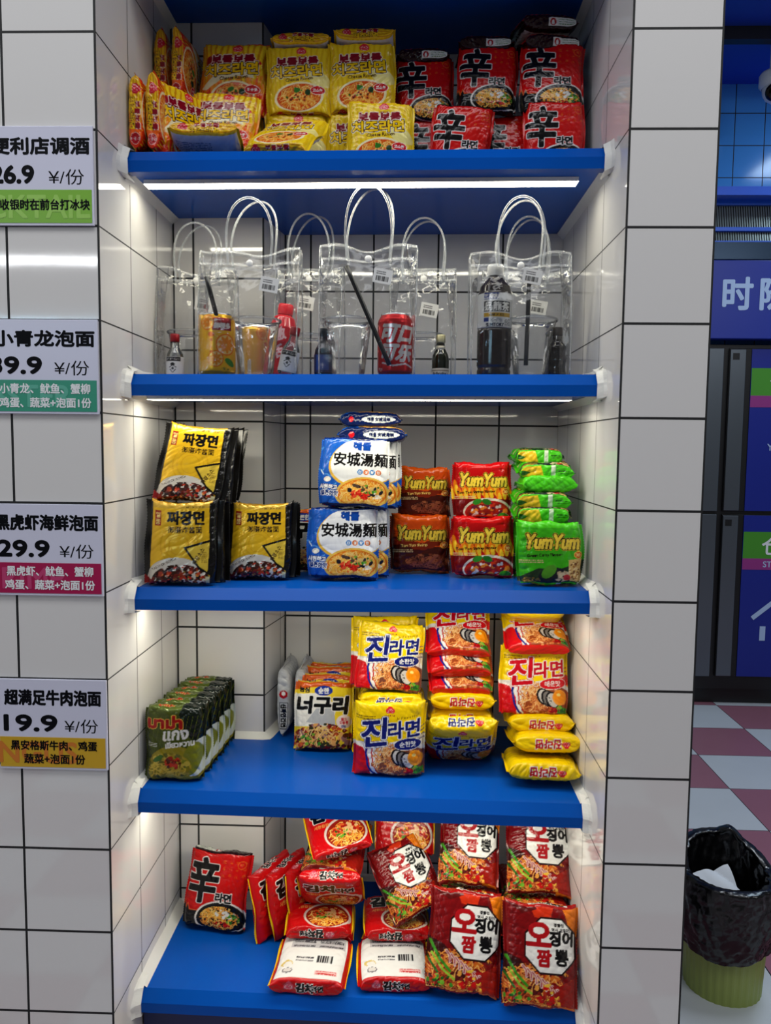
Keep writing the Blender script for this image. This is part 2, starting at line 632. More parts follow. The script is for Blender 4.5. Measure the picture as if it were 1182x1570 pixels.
# ------------------------------------------------------------------ shelves
SHELF = mat('blue_lacquered_board', (6, 78, 172), 0.22, bump=0.03, bscale=60, var=0.05, spec=0.10)
LED = mat('led_diffuser', (255, 249, 226), 0.4, emit=23.0)
SEAL = mat('white_silicone', (226, 226, 222), 0.3, bump=0.4, bscale=90, var=0.03)
SLOPE = {0: 0, 1: .006, 2: .006, 3: .007, 4: -.009, 5: -.013}     # the boards are not quite level
SH = {1: 2.108, 2: 1.724, 3: 1.338, 4: 0.957, 5: 0.563}


def zs(k, x):                               # top of shelf k at x
    return SH[k] + SLOPE[k] * (x - XL) / (XR - XL)


rs = random.Random(3)
names = {1: 'top blue shelf holding yellow and red noodle packs', 2: 'second blue shelf holding the clear gift bags', 3: 'third blue shelf holding jajang, seafood and curry noodle packs',
         4: 'fourth blue shelf with olive packs in its left corner', 5: 'lowest blue shelf with red and white noodle packs', 0: 'blue board closing the niche above the top packs'}


def bead(mb, path, r):
    mb.tube([(x + rs.uniform(-.0012, .0012), y + rs.uniform(-.001, .001), z + rs.uniform(-.0012, .0012)) for x, y, z in path],
            [r * rs.uniform(.8, 1.2) for _ in path], 10)


def densify(p, n=6):
    out = []
    for a, b in zip(p[:-1], p[1:]):
        out += [tuple(a[i] + (b[i] - a[i]) * k / n for i in range(3)) for k in range(n)]
    return out + [p[-1]]


for k, zt in list(SH.items()) + [(0, 2.50)]:
    mb = MB()
    zb = zt - 0.039
    xa, xb = XL + .010, XR - .010
    prof = [(.1185, zt), (.103, zt - .0195), (.103, zb), (.125, zb), (.125, zb + .004), (YB - .001, zb + .004), (YB - .001, zt)]
    prof2 = [(.1185, zt), (.103, zt - .0195), (.103, zb), (.125, zb), (.125, zb + .004), (YP - .001, zb + .004), (YP - .001, zt)]
    mb.prism(prof2, xa, XPF + .001)
    mb.prism(prof, XPF + .001, xb)
    sh = mb.build('shelf', SHELF)
    tag(sh, names[k], 'shelf', 'blue shelves in the tiled niche' if k else None)
    if k in (1, 2, 3, 4):
        mb = MB()
        mb.box(xa + .012, xb - .035, .153, .183, zb - .004, zb + .0035, 1)
        mb.m[0] = 0                                       # only the downward face is the diffuser
        led = mb.build('led_strip', [LED, mat('led_channel', (220, 220, 216), .4)], sh)
        led['label'] = 'glowing white light strip under the shelf'
    for s in (-1, 1):                       # silicone run into the joints with the walls
        mb = MB()
        xw = XL if s < 0 else XR
        wd = .014 if k != 5 else .018
        q = xw - s * wd
        yb_ = YP if s < 0 else YB
        # fillet on top, blob round the front edge
        pts = [(zt, wd), ]
        n = 22
        ys = [.1185 + (yb_ - .1185) * i / n for i in range(n + 1)]
        for i in range(n):
            a, b = ys[i], ys[i + 1]
            ja, jb = [.014 * (1 + .12 * math.sin(a * 43 + k)), .014 * (1 + .12 * math.sin(b * 43 + k))]
            mb.quad([(xw, a, zt + ja), (xw - s * wd, a, zt + .0004), (xw - s * wd, b, zt + .0004), (xw, b, zt + jb)][::-s])
            mb.quad([(xw, a, zb - .008), (xw - s * .014, a, zb + .0035), (xw - s * .014, b, zb + .0035), (xw, b, zb - .008)][::s])
        path = [(.131, zb - .008), (.099, zb - .005), (.097, zt - .018), (.1125, zt + .004), (.140, zt + .010)]
        path = densify([(0, a, b) for a, b in path], 5)
        m = len(path)
        for i in range(m - 1):
            (_, ya, za), (_, yb2, zb2) = path[i], path[i + 1]
            A = [(xw - s * .0135, ya, za), (xw - s * .0135, yb2, zb2)]
            fw = .016 + .004 * math.sin(i * .9 + k)
            fw2 = .016 + .004 * math.sin((i + 1) * .9 + k)
            B = [(xw - s * .004, ya - fw * .5, za + .002), (xw - s * .004, yb2 - fw2 * .5, zb2 + .002)]
            Cc = [(xw, ya - fw, za + .003), (xw, yb2 - fw2, zb2 + .003)]
            D = [(xw - s * .0095, ya + .004, za), (xw - s * .0095, yb2 + .004, zb2)]
            mb.quad([D[0], D[1], A[1], A[0]][::s])
            mb.quad([A[0], A[1], B[1], B[0]][::s])
            mb.quad([B[0], B[1], Cc[1], Cc[0]][::s])
        mb.build('sealant_bead', SEAL, sh, smooth=True)
    mb = MB()
    n = 14
    run = [(XL, YP), (XPF, YP), (XP, YB), (XR, YB)]
    for (x0, y0), (x1, y1) in zip(run[:-1], run[1:]):
        L = math.hypot(x1 - x0, y1 - y0)
        nx, ny = (y1 - y0) / L, -(x1 - x0) / L
        for i in range(n):
            a, b = i / n, (i + 1) / n
            p, q = (x0 + (x1 - x0) * a, y0 + (y1 - y0) * a), (x0 + (x1 - x0) * b, y0 + (y1 - y0) * b)
            wa = .013 if k != 4 else .018
            mb.quad([(p[0] + nx * wa, p[1] + ny * wa, zt + .0005), (q[0] + nx * wa, q[1] + ny * wa, zt + .0005), (q[0], q[1], zt + .012), (p[0], p[1], zt + .012)])
    wa = .013 if k != 4 else .018
    L = math.hypot(XP - XPF, YB - YP)
    n2 = ((YB - YP) / L, -(XP - XPF) / L)
    mb.quad([(XPF, YP - wa, zt + .0006), (XPF + wa * .8, YP - wa * .75, zt + .0006), (XPF + n2[0] * wa, YP + n2[1] * wa, zt + .0006), (XPF, YP, zt + .012)])
    mb.build('sealant_bead', SEAL, sh, smooth=True)
    ob = [sh] + list(sh.children)
    for q in ob:
        for vv in q.data.vertices:
            vv.co.z += SLOPE[k] * (vv.co.x - XL) / (XR - XL)
mb = MB()
mb.box(XL + .004, XR - .004, .140, .158, 0.0, SH[5] - .041)
tag(mb.build('trim_3', [mat('dark_blue_panel', (12, 34, 92), 0.4)]), 'dark blue panel closing the niche under the lowest shelf', kind='structure')
#%%SIGNS
# ------------------------------------------------------------------ price signs
PAPER = mat('sign_paper', (212, 213, 232), 0.22, spec=0.3)
INK = mat('black_ink', (12, 13, 18), 0.5, spec=0.08)
WINK = mat('white_ink', (236, 238, 240), 0.4)


def text_mesh(s, x, z, h, m, name, parent, y=-.0052, bold=0.0, w=None, align='c', z_thick=0.0004):
    """flat lettering on an upright board, bottom-left or centre at x, z (z = middle of the glyphs)"""
    c = bpy.data.curves.new('t', 'FONT')
    c.body = s
    c.size = 1
    c.resolution_u = 5
    o = bpy.data.objects.new('t', c)
    me = bpy.data.meshes.new_from_object(o)
    bpy.data.objects.remove(o)
    bpy.data.curves.remove(c)
    co = np.empty(len(me.vertices) * 3, dtype=np.float32)
    me.vertices.foreach_get('co', co)
    co = co.reshape(-1, 3)
    lo, hi = co.min(0), co.max(0)
    k = h / (hi[1] - lo[1])
    kx = k if w is None else w / (hi[0] - lo[0])
    px = {'c': (lo[0] + hi[0]) / 2, 'l': lo[0], 'r': hi[0]}[align]
    out = np.stack([x + (co[:, 0] - px) * kx, np.full(len(co), y), z + (co[:, 1] - (lo[1] + hi[1]) / 2) * k], -1).astype(np.float32)
    tl = [tuple(q.vertices) for q in me.polygons]
    bpy.data.meshes.remove(me)
    if not bold:
        return link(name, new_mesh(name, out, tl, [m], None, False), parent)
    V, F, nv = [], [], len(out)
    for i in range(9):                       # heavier strokes: the same glyphs overlaid a little to each side
        d = (0, 0) if i == 8 else (math.cos(i * math.pi / 4), math.sin(i * math.pi / 4))
        V.append(out + np.array([d[0] * bold * h, -.00002 * i, d[1] * bold * h], dtype=np.float32))
        F += [tuple(q + i * nv for q in f) for f in tl]
    return link(name, new_mesh(name, np.concatenate(V), F, [m], None, False), parent)


def sign(x0, x1, z0, z1, band, head, price, lines, ghost, lab, linecol, ghostcol):
    W, Hh = x1 - x0, z1 - z0
    mb = MB()
    mb.box(x0, x1, -.005, -.0005, z0, z1)
    s = mb.build('price_sign', PAPER, bevel=.0008)
    tag(s, lab, 'price sign', 'price signs on the left wall')
    mb = MB()
    zb = z0 + .36 * Hh
    mb.box(x0 + .001, x1 - .003, -.0056, -.005, z0 + .004, zb)
    mb.build('colour_band', mat('band_' + band[1], band[0], 0.3), s)
    hs, hw, hx = head
    text_mesh(hs, hx, z0 + .80 * Hh, .155 * Hh * 1.05, INK, 'headline', s, bold=.045, w=hw, align='r')
    ps, pw, pxx = price
    text_mesh(ps, pxx, z0 + .515 * Hh, .17 * Hh, INK, 'price_figure', s, bold=.06, w=pw, align='l')
    text_mesh('¥/份', x1 - .015, z0 + .49 * Hh, .155 * Hh, INK, 'price_unit', s, align='r', w=.058)
    if ghost:
        text_mesh(ghost[0], ghost[1], z0 + .19 * Hh, .23 * Hh, mat('ghost_' + band[1], ghostcol, 0.35), 'faint_word', s, y=-.0058, bold=.03, align=ghost[2])
    for t, zz, ww, xx in lines:
        text_mesh(t, xx, z0 + zz * Hh, .105 * Hh, linecol, 'description', s, y=-.0060, bold=.03, w=ww, align='r')


sign(-.300, -.1075, 1.949, 2.104, ((120, 178, 40), 'lime'), ('便利店调酒', .160, -.1135), ('26.9', .068, -.273), [('收银时在前台打冰块', .144, -.1125 + 0, ) if 0 else ('收银时在前台打冰块', .21, .146, -.114)],
     ('COCKTAIL', -.114, 'r'), 'price sign with lime green band, topmost of the four signs', INK, (150, 200, 84))
sign(-.300, -.1055, 1.647, 1.800, ((44, 146, 116), 'teal'), ('小青龙泡面', .166, -.1115), ('39.9', .085, -.285), [('小青龙、鱿鱼、蟹柳', .27, .150, -.1195), ('鸡蛋、蔬菜+泡面1份', .12, .152, -.118)],
     ('LOBSTER', -.150, 'r'), 'price sign with teal green band, second from the top', WINK, (84, 170, 146))
sign(-.302, -.1040, 1.344, 1.498, ((168, 14, 76), 'crimson'), ('黑虎虾海鲜泡面', .172, -.1115), ('29.9', .086, -.281), [('黑虎虾、鱿鱼、蟹柳', .27, .146, -.1205), ('鸡蛋、蔬菜+泡面1份', .12, .152, -.118)],
     ('SHRIMP', -.170, 'r'), 'price sign with crimson band, third from the top', WINK, (190, 60, 110))
sign(-.2885, -.1025, 1.043, 1.200, ((206, 164, 34), 'ochre'), ('超满足牛肉泡面', .165, -.1125), ('19.9', .090, -.279), [('黑安格斯牛肉、鸡蛋', .27, .148, -.120), ('蔬菜+泡面1份', .12, .105, -.141)],
     ('ANGUS', -.155, 'r'), 'price sign with ochre yellow band, lowest of the four signs', INK, (206, 120, 40))
#%%PACKS
# ------------------------------------------------------------------ noodle packs: artwork
YEL, RED, WHT, BLK, NAV = (246, 206, 22), (196, 22, 28), (246, 244, 240), (18, 16, 18), (24, 34, 110)
NOOD = [(244, 190, 96), (236, 166, 70), (250, 210, 130), (222, 140, 60)]
MEAT = [(150, 52, 34), (196, 84, 40), (226, 130, 60), (90, 40, 30), (240, 200, 130)]
VEG = [(70, 140, 50), (40, 100, 40), (120, 170, 60)]


def bowl(a, cx, cy, rx, ry, rim, soup, rot=0, toppings=True, green=6):
    a.ell(cx, cy, rx, ry, rim, rot)
    a.ell(cx, cy, rx * .9, ry * .88, soup, rot)
    a.noodles(cx, cy, rx * .86, ry * .84, NOOD, int(rx * ry / 9) + 14, 1.5, rot)
    if toppings:
        a.blobs(cx, cy + ry * .15, rx * .6, ry * .5, MEAT, int(rx * ry / 40) + 8, 1.2, 3.4)
        a.blobs(cx, cy + ry * .2, rx * .6, ry * .5, VEG, green, 1.2, 3.0)


def art_jin(spicy):
    W, H, T = 140, 138, 34
    a = Art(W, H, T, YEL)
    ink = (186, 20, 40) if spicy else NAV
    # picture field: white swoosh, red corner, bowl
    a.poly([(0, -6), (W, -6), (W, 58), (118, 74), (60, 62), (0, 66)], (232, 226, 220))
    a.poly([(W, -6), (W, 50), (112, 60), (58, 52), (40, -6)], (150, 76, 44) if spicy else (120, 74, 60))
    a.poly([(0, -T), (0, 60), (20, 54), (34, 30), (36, -T)], (196, 24, 34))
    a.poly([(0, -4), (0, -T), (W, -T), (W, -4)], (212, 40, 34) if spicy else (60, 50, 96))
    a.stroke([(30, 66), (26, 44), (30, 20), (42, -2)], 4.2, (30, 42, 130))
    a.stroke([(36, 66), (32, 44), (36, 20), (48, -2)], 3.0, (240, 240, 244))
    a.stroke([(41, 66), (37, 44), (41, 20), (53, -2)], 2.4, (190, 40, 50))
    a.blobs(86, 26, 50, 32, [(200, 120, 70), (220, 150, 96), (170, 90, 56)], 60, 2, 5)
    a.noodles(72, 32, 34, 32, [(236, 178, 116), (214, 140, 84), (190, 104, 62), (244, 200, 150)], 130, 2.0)
    for i in range(3):
        a.ell(88 + i * 9, 36 - i * 3, 13, 17, (36, 30, 34), 25)
        a.ell(89 + i * 9, 36 - i * 3, 10, 14, (206, 200, 196) if i % 2 == 0 else (130, 124, 122), 25)
    a.blobs(96, 26, 9, 10, [(130, 124, 122), (80, 76, 76)], 14, 1, 2)
    a.ell(121, 36, 15, 15, (246, 160, 60))
    a.ell(121, 37, 12, 12, (250, 150, 30))
    a.ell(118, 41, 4, 3, (255, 216, 130))
    a.blobs(124, 12, 14, 9, VEG, 26, 2, 5)
    a.blobs(108, 10, 10, 7, [(196, 30, 34), (150, 20, 26)], 16, 2, 4)
    a.poly([(120, 76), (W, 80), (W, 60), (124, 62)], (224, 60, 50) if spicy else (220, 206, 180))
    for i in range(4):
        a.stroke([(118, 90 - i * 7), (W, 96 - i * 7)], 1.6, (200, 60, 60) if spicy else (80, 70, 110))
    # lettering
    a.text('진', 42, 83, 50, ink, bold=2.0, out=WHT, ow=1.9, out2=ink, ow2=.7, rot=7, sx=1.1, skew=.18)
    a.text('라면', 98, 90, 31, ink, bold=1.4, out=WHT, ow=1.5, rot=7, sx=1.05, skew=.12)
    a.ell(106, 62, 27, 11.5, WHT, 8)
    a.ell(106, 62, 26, 10.5, ink if not spicy else (204, 26, 40), 8)
    a.text('매운맛' if spicy else '순한맛', 106, 62, 10.5, WHT, bold=.45, rot=6)
    a.logo(72, 124, 6.5)
    a.text('OTTOGI', 72, 115.5, 3, (140, 30, 30), bold=.1)
    a.text('Jin Ramen ' + ('Spicy' if spicy else 'Mild'), 104, 112, 6, (150, 120, 20), rot=7, skew=.25)
    a.fine(8, 44, 108, 116, (120, 96, 20), 2)
    # side strips and plain back
    a.rect(0, W, H - 1, 2 * H + T, YEL)
    for y0, fl in ((H + T / 2, True),):
        a.text('진라면', 70, y0, 17, ink, bold=.9, out=WHT, ow=1.2, flip=fl, skew=.1)
        a.logo(104, y0, 6, flip=fl)
    a.fine(30, 110, H + T + 50, 2 * H - 20, (150, 120, 40), 10)
    return a


def art_shin():
    W, H, T = 136, 150, 34
    a = Art(W, H, T, (196, 24, 22))
    g = a.rng
    gold = (214, 110, 40)
    for i in range(4):
        for j in range(3):
            a.text('辛', 82 + i * 14, 132 - j * 13, 8, gold, sx=.8) if (i + j) % 2 else a.text('拉', 82 + i * 14, 132 - j * 13, 7, gold)
    a.ell(118, 128, 8, 8, gold)
    a.ell(118, 128, 6.8, 6.8, (196, 24, 22))
    a.text('辛', 118, 128, 8, gold)
    a.rect(0, W, -T, 6, BLK)
    a.poly([(0, 0), (0, 38), (5, 48), (9, 34), (13, 44), (18, 32), (60, 32), (60, 0)], BLK)
    a.stroke([(0, 38), (5, 48), (9, 34), (13, 44), (18, 32), (38, 32)], 1.4, (232, 120, 60))
    bowl(a, 86, 22, 54, 34, (236, 230, 224), (150, 50, 24), 4)
    a.ell(86, 22, 50, 31, BLK, 4)
    a.noodles(84, 22, 42, 24, NOOD, 150, 1.8, 4)
    a.blobs(96, 32, 22, 9, [(236, 232, 224), (206, 196, 180)], 14, 2.5, 5)
    a.blobs(110, 24, 16, 10, VEG, 22, 1.5, 4)
    a.blobs(92, 12, 18, 6, [(190, 30, 26), (140, 24, 20)], 16, 1.5, 3.6)
    a.text('辛', 40, 92, 84, BLK, bold=3.2, out=WHT, ow=1.7, sx=.78, skew=.06)
    a.text('라면', 88, 62, 17, BLK, bold=1.0, out=WHT, ow=1.4, sx=1.1)
    a.rect(0, W, H, H + T, (44, 12, 14))
    a.rect(8, 70, H + 8, H + T - 8, (238, 236, 230))
    a.fine(10, 48, H + 11, H + T - 9, (70, 120, 60), 3)
    a.ell(60, H + T / 2, 7, 7, (170, 24, 28))
    a.ell(60, H + T / 2 + 1, 3.4, 5, WHT)
    a.rect(0, W, H + T, 2 * H + T, (26, 18, 18))
    a.rect(16, W - 14, H + T + 18, 2 * H + T - 20, (232, 230, 226))
    a.fine(22, 110, H + T + 24, 2 * H, (120, 110, 110), 14)
    return a


def stripes(a, y0, y1, spicy):
    for k in range(14):
        x = k * a.W / 13
        pts = [(x + 1.6 * math.sin(y * .12 + k), y) for y in np.arange(y0, y1, 3)]
        a.stroke(pts, 4.6, (206, 146, 20) if spicy else (228, 186, 30))


def art_cheese(spicy):
    W, H, T = 138, 134, 26
    a = Art(W, H, T, (242, 206, 50))
    stripes(a, -T, 2 * H + T, spicy)
    if spicy:                                  # orange and red flames rise from the lower edge
        for k in range(28):
            x = k * W / 27
            top = 54 + 14 * math.sin(k * 1.7) + abs(x - W / 2) * .3
            for i, c in enumerate(((240, 150, 40), (232, 104, 30), (214, 52, 26))):
                pts = [(x + 1.6 * math.sin(y * .12 + k), y) for y in np.arange(-T, top - 18 * i, 3)]
                a.stroke(pts, 5.4 - i * .4, c)
        a.rect(0, W, H + T, 2 * H + T, (234, 190, 40))
    else:
        a.ell(112, 66, 24, 14, (246, 230, 150), -20)
    bowl(a, 70, 30, 50 if not spicy else 44, 31, (250, 236, 190), (206, 84, 20), 6, True, 8)
    a.ell(66, 44, 7, 4.5, (60, 120, 44), 20)
    a.ell(88, 40, 6, 6, (34, 64, 32))
    if spicy:
        a.ell(22, 96, 10, 13, (150, 20, 30), 20)
        a.ell(36, 102, 9, 11, (126, 16, 26), -20)
        a.ell(116, 98, 8, 3, (200, 30, 30), -30)
        a.poly([(8, 46), (30, 70), (64, 82), (104, 76), (112, 66), (78, 70), (44, 62), (18, 42)], (250, 240, 200))
    a.text('보들보들', 66, 102, 17, (132, 16, 38), bold=1.5, out=(252, 240, 226), ow=1.3, rot=2, w=84)
    a.text('치즈라면', 64, 83, 23, (252, 200, 20), bold=1.2, out=(60, 30, 8), ow=1.5, out2=(252, 246, 220), ow2=1.0, rot=4, w=104)
    a.text('Cheese Ramen', 70, 67, 6.5, (60, 34, 14), bold=.3, rot=5)
    a.logo(74, 122, 7.5)
    a.text('OTTOGI', 74, 112, 3, (130, 30, 20), bold=.1)
    a.ell(108, 44, 15, 9, (252, 240, 230))
    a.ell(108, 44, 14, 8, (190, 24, 36))
    a.text('매운맛' if spicy else '고소한', 108, 44, 6.5, WHT, bold=.3)
    # side strips: emblem, lettering, flavour tag along the long way
    for y0, fl in ((H + T / 2, True), (-T / 2, False)):
        a.rect(0, W, y0 - T / 2, y0 + T / 2, (238, 196, 40))
        for k in range(4):
            a.stroke([(0, y0 - 9 + 6 * k), (W, y0 - 9 + 6 * k)], 2.6, (206, 146, 24))
        if spicy:
            for k in range(30):
                x = W * .50 + k * W * .50 / 29
                c = (236, 150, 36) if k < 8 else ((232, 104, 30) if k < 18 else (216, 60, 26))
                a.rect(x, x + 3, y0 - T / 2, y0 + T / 2, c)
        a.logo(30, y0, 7.5, (200, 40, 60), flip=fl)
        a.text('보들보들', 76, y0 + (5 if not fl else -5), 8, (140, 20, 42), bold=.7, out=(252, 240, 226), ow=.7, flip=fl, w=48)
        a.text('치즈라면', 72, y0 - (5 if not fl else -5), 9.5, (242, 196, 34), bold=.6, out=(74, 44, 14), ow=.8, flip=fl, w=54)
        if spicy:
            a.ell(116, y0, 11, 9, (240, 200, 190))
            a.ell(116, y0, 10, 8, (160, 20, 36))
            a.text('매운맛', 116, y0, 5, WHT, bold=.2, rot=90)
    if not spicy:
        a.rect(6, W - 6, H + T + 6, 2 * H + T - 6, (230, 232, 232))
        a.fine(12, 80, H + T + 14, 2 * H, (80, 90, 120), 18)
        a.barcode(92, 120, H + T + 40, H + T + 60)
    return a


def art_jajang():
    W, H, T = 140, 142, 32
    a = Art(W, H, T, (20, 18, 16))
    gold = (236, 190, 52)
    a.poly([(14, -6), (16, 136), (118, 136), (122, -6)], gold)
    for r in (34, 26, 18):
        m = a.emask(66, 66, r, r) & ~a.emask(66, 66, r - 1.6, r - 1.6)
        a.put(m, (222, 172, 46))
    a.rect(16, 118, 131, H + 6, (214, 178, 80))
    a.text('LOT NO. 2024.01.19', 88, 133.5, 3.4, (60, 48, 20), bold=.1)
    a.ell(62, 0, 60, 44, (232, 226, 214))
    a.text('TASTE OF KOREA', 40, 33, 4.2, (60, 50, 40), bold=.2, rot=24)
    a.blobs(70, 2, 54, 30, [(58, 26, 24), (84, 34, 28), (120, 44, 30), (40, 22, 22), (150, 60, 34), (70, 40, 26)], 220, 2.5, 5.5)
    a.blobs(70, 10, 44, 18, [(210, 90, 60), (190, 60, 40), (226, 150, 80)], 26, 1.6, 4)
    a.blobs(72, 8, 44, 18, [(120, 140, 60), (244, 236, 220), (160, 170, 90)], 22, .7, 1.6)
    a.poly([(0, -T), (0, 18), (18, 6), (30, -T)], (150, 24, 26))
    a.poly([(74, 62), (126, 78), (122, 14), (102, 24)], (20, 18, 16))
    a.poly([(80, 60), (120, 72), (117, 20), (103, 29)], (240, 206, 90))
    a.text('짜장소스', 101, 47, 8, (60, 44, 16), bold=.4, rot=62)
    a.fine(106, 116, 36, 56, (90, 70, 26), 8)
    a.rect(114, 122, -6, 12, (214, 208, 170))
    a.rect(21, 33, 100, 126, (150, 28, 30))
    a.text('일', 27, 119, 9, (250, 226, 150), bold=.3)
    a.text('품', 27, 107, 9, (250, 226, 150), bold=.3)
    a.text('짜장면', 77, 114, 23, BLK, bold=1.4, sx=.97)
    a.text('御膳炸酱面', 76, 93, 11.5, (54, 40, 16), bold=.3)
    a.rect(0, W, H, H + T, (206, 164, 60))
    a.rect(0, 13, H, H + T, (20, 18, 16))
    a.rect(122, W, H, H + T, (20, 18, 16))
    for i in range(8):
        a.rect(13, 122, H + 3 + i * 4, H + 4.4 + i * 4, (170, 130, 44))
    a.rect(0, W, H + T, 2 * H + T, (24, 20, 18))
    return a


def art_anseong():
    W, H, T = 142, 136, 32
    a = Art(W, H, T, (38, 96, 178))
    g = a.rng
    for k in range(26):
        x, y = g.uniform(0, W), g.uniform(0, H)
        a.text('~', x, y, 4, (90, 150, 214), bold=.4, rot=g.uniform(-40, 40))
    a.ell(92, 88, 72, 50, (222, 180, 80), 14)
    a.ell(95, 91, 71, 49, (244, 245, 246), 14)
    a.poly([(96, 140), (W, 140), (W, 60), (120, 60)], (244, 245, 246))
    bowl(a, 90, 26, 54, 32, (226, 186, 96), (214, 120, 40), 6, False)
    a.noodles(90, 24, 46, 26, [(244, 204, 130), (236, 180, 90)], 120, 2, 6)
    a.blobs(92, 32, 40, 14, [(40, 36, 44), (60, 54, 60), (90, 70, 60)], 20, 2.5, 6)
    a.blobs(86, 22, 20, 12, [(200, 40, 30), (226, 90, 60)], 26, 2, 5)
    a.blobs(116, 24, 14, 8, [(246, 236, 216)], 8, 2, 4)
    a.blobs(104, 34, 26, 9, VEG, 10, 1.5, 3.5)
    a.text('해물', 86, 121, 18, (24, 74, 150), bold=1.5, sx=.98)
    a.text('安城湯麵', 84, 93, 26, BLK, bold=.9, w=106)
    for i, c in enumerate(((66, 130, 190), (214, 120, 60), (66, 130, 190), (214, 120, 60))):
        a.ell(84 + i * 12, 68, 5.4, 5.4, c)
        a.text('안성탕면'[i], 84 + i * 12, 68, 6, WHT, bold=.3)
    a.text('시원하고', 22, 37, 9, WHT, bold=.6, out=(24, 56, 120), ow=1.0, rot=-6)
    a.text('얼큰한맛', 24, 25, 9, (24, 56, 120), bold=.5, out=WHT, ow=1.2, rot=-6)
    a.ell(20, 52, 7, 5, (244, 240, 226))
    a.stroke([(12, 62), (6, 70)], 2.4, (210, 226, 244))
    a.rect(0, W, H, H + T, (20, 48, 110))
    a.ell(30, H + T / 2, 6, 6, (190, 30, 40))
    a.ell(86, H + T / 2, 44, 11, (236, 220, 170))
    a.ell(86, H + T / 2, 42, 9.5, (232, 236, 240))
    a.text('해물 安城湯麵', 86, H + T / 2, 9, (20, 30, 70), bold=.5, flip=False)
    a.rect(0, W, -T, 3, (14, 32, 80))
    a.ell(30, -T / 2, 6, 6, (190, 30, 40))
    a.ell(90, -T / 2, 36, 7.5, (222, 226, 226))
    a.text('해물 安城湯麵', 90, -T / 2, 7.5, (20, 30, 70), bold=.5)
    a.rect(0, W, H + T, 2 * H + T, (14, 36, 90))
    return a


def art_yum(col):
    W, H, T = 128, 116, 36
    base = {'orange': (206, 84, 24), 'red': (176, 22, 24), 'green': (70, 170, 36)}[col]
    a = Art(W, H, T, base)
    if col == 'orange':
        a.poly([(0, 0), (W, 0), (W, 50), (0, 58)], (74, 28, 18))
        for k in range(10):
            a.ell(k * 14, 58 + 6 * math.sin(k), 12, 8, (126, 44, 20))
        a.blobs(80, 22, 46, 16, [(84, 44, 30), (120, 60, 40), (60, 30, 24), (150, 90, 60)], 70, 3, 8)
        a.noodles(80, 20, 44, 16, [(110, 60, 44), (140, 80, 60)], 50, 2)
    elif col == 'red':
        for k in range(16):
            x = k * 9
            a.ell(x, 56 + 9 * math.sin(k * 2.1), 5, 16, (236, 130, 30), 10)
            a.ell(x + 3, 50 + 9 * math.sin(k * 2.1), 4, 12, (250, 196, 60), 10)
        a.poly([(0, -4), (W, -4), (W, 40), (0, 40)], (120, 20, 20))
        a.ell(78, 12, 54, 30, (240, 226, 206))
        a.ell(78, 11, 50, 26, (170, 34, 26))
        a.blobs(78, 10, 46, 22, [(196, 60, 30), (240, 226, 220), (110, 40, 60), (230, 140, 60), (150, 40, 30)], 110, 3, 7)
        a.ell(54, 34, 10, 6, (60, 140, 50), 20)
        a.ell(74, 34, 10, 6, (50, 120, 44), -15)
        a.ell(110, 4, 12, 8, (70, 150, 50))
    else:
        a.poly([(0, -4), (W, -4), (W, 48), (84, 30), (40, 30), (0, 12)], (44, 60, 40))
        a.ell(70, 12, 30, 20, (36, 38, 44))
        a.ell(60, 24, 16, 10, (90, 150, 50), 40)
        a.blobs(86, 14, 16, 12, [(206, 190, 160), (180, 160, 130)], 24, 3, 6)
        a.poly([(96, 46), (W - 6, 50), (W - 4, 4), (100, 2)], (214, 178, 120))
        a.blobs(110, 26, 13, 18, [(160, 110, 60), (120, 80, 44), (236, 210, 160)], 50, 1, 3)
        a.ell(94, 12, 7, 7, (190, 60, 60))
        a.blobs(26, 6, 18, 9, [(190, 150, 70), (120, 100, 50)], 30, 2, 5)
    a.text('YumYum', 66, 80, 26, (240, 206, 84), bold=1.5, out=(36, 26, 12), ow=1.7, out2=(220, 180, 60), ow2=.6, w=100, skew=.16)
    a.text({'orange': 'Tom Yum Shrimp', 'red': 'Tom Yum Shrimp Flavour', 'green': 'Green Curry Flavour'}[col], 52, 54, 7, (30, 20, 10) if col != 'orange' else (226, 190, 110), bold=.35, rot=3)
    a.ell(114, 56, 8, 7, (236, 190, 90))
    a.ell(114, 56, 6.4, 5.4, (200, 90, 30))
    a.text('3D', 114, 56, 5, (250, 230, 150), bold=.3)
    a.fine(6, 50, 40, 48, (226, 200, 150), 2)
    lo = {'orange': (224, 100, 26), 'red': (206, 26, 28), 'green': (86, 196, 44)}[col]
    a.rect(0, W, H - 10, H + T, lo)
    a.rect(0, W, -T, -1, lo)
    a.rect(0, W, H + T, 2 * H + T, lo)
    if col == 'green':
        a.poly([(10, -T + 4), (60, -T + 4), (52, -4), (8, -6)], (230, 190, 60))
        a.rect(74, 84, -T, -2, (226, 240, 220))
        a.poly([(8, -10), (8, -30), (30, -20)], (40, 100, 30))
        a.fine(90, 122, -22, -12, (30, 90, 20), 2)
    return a


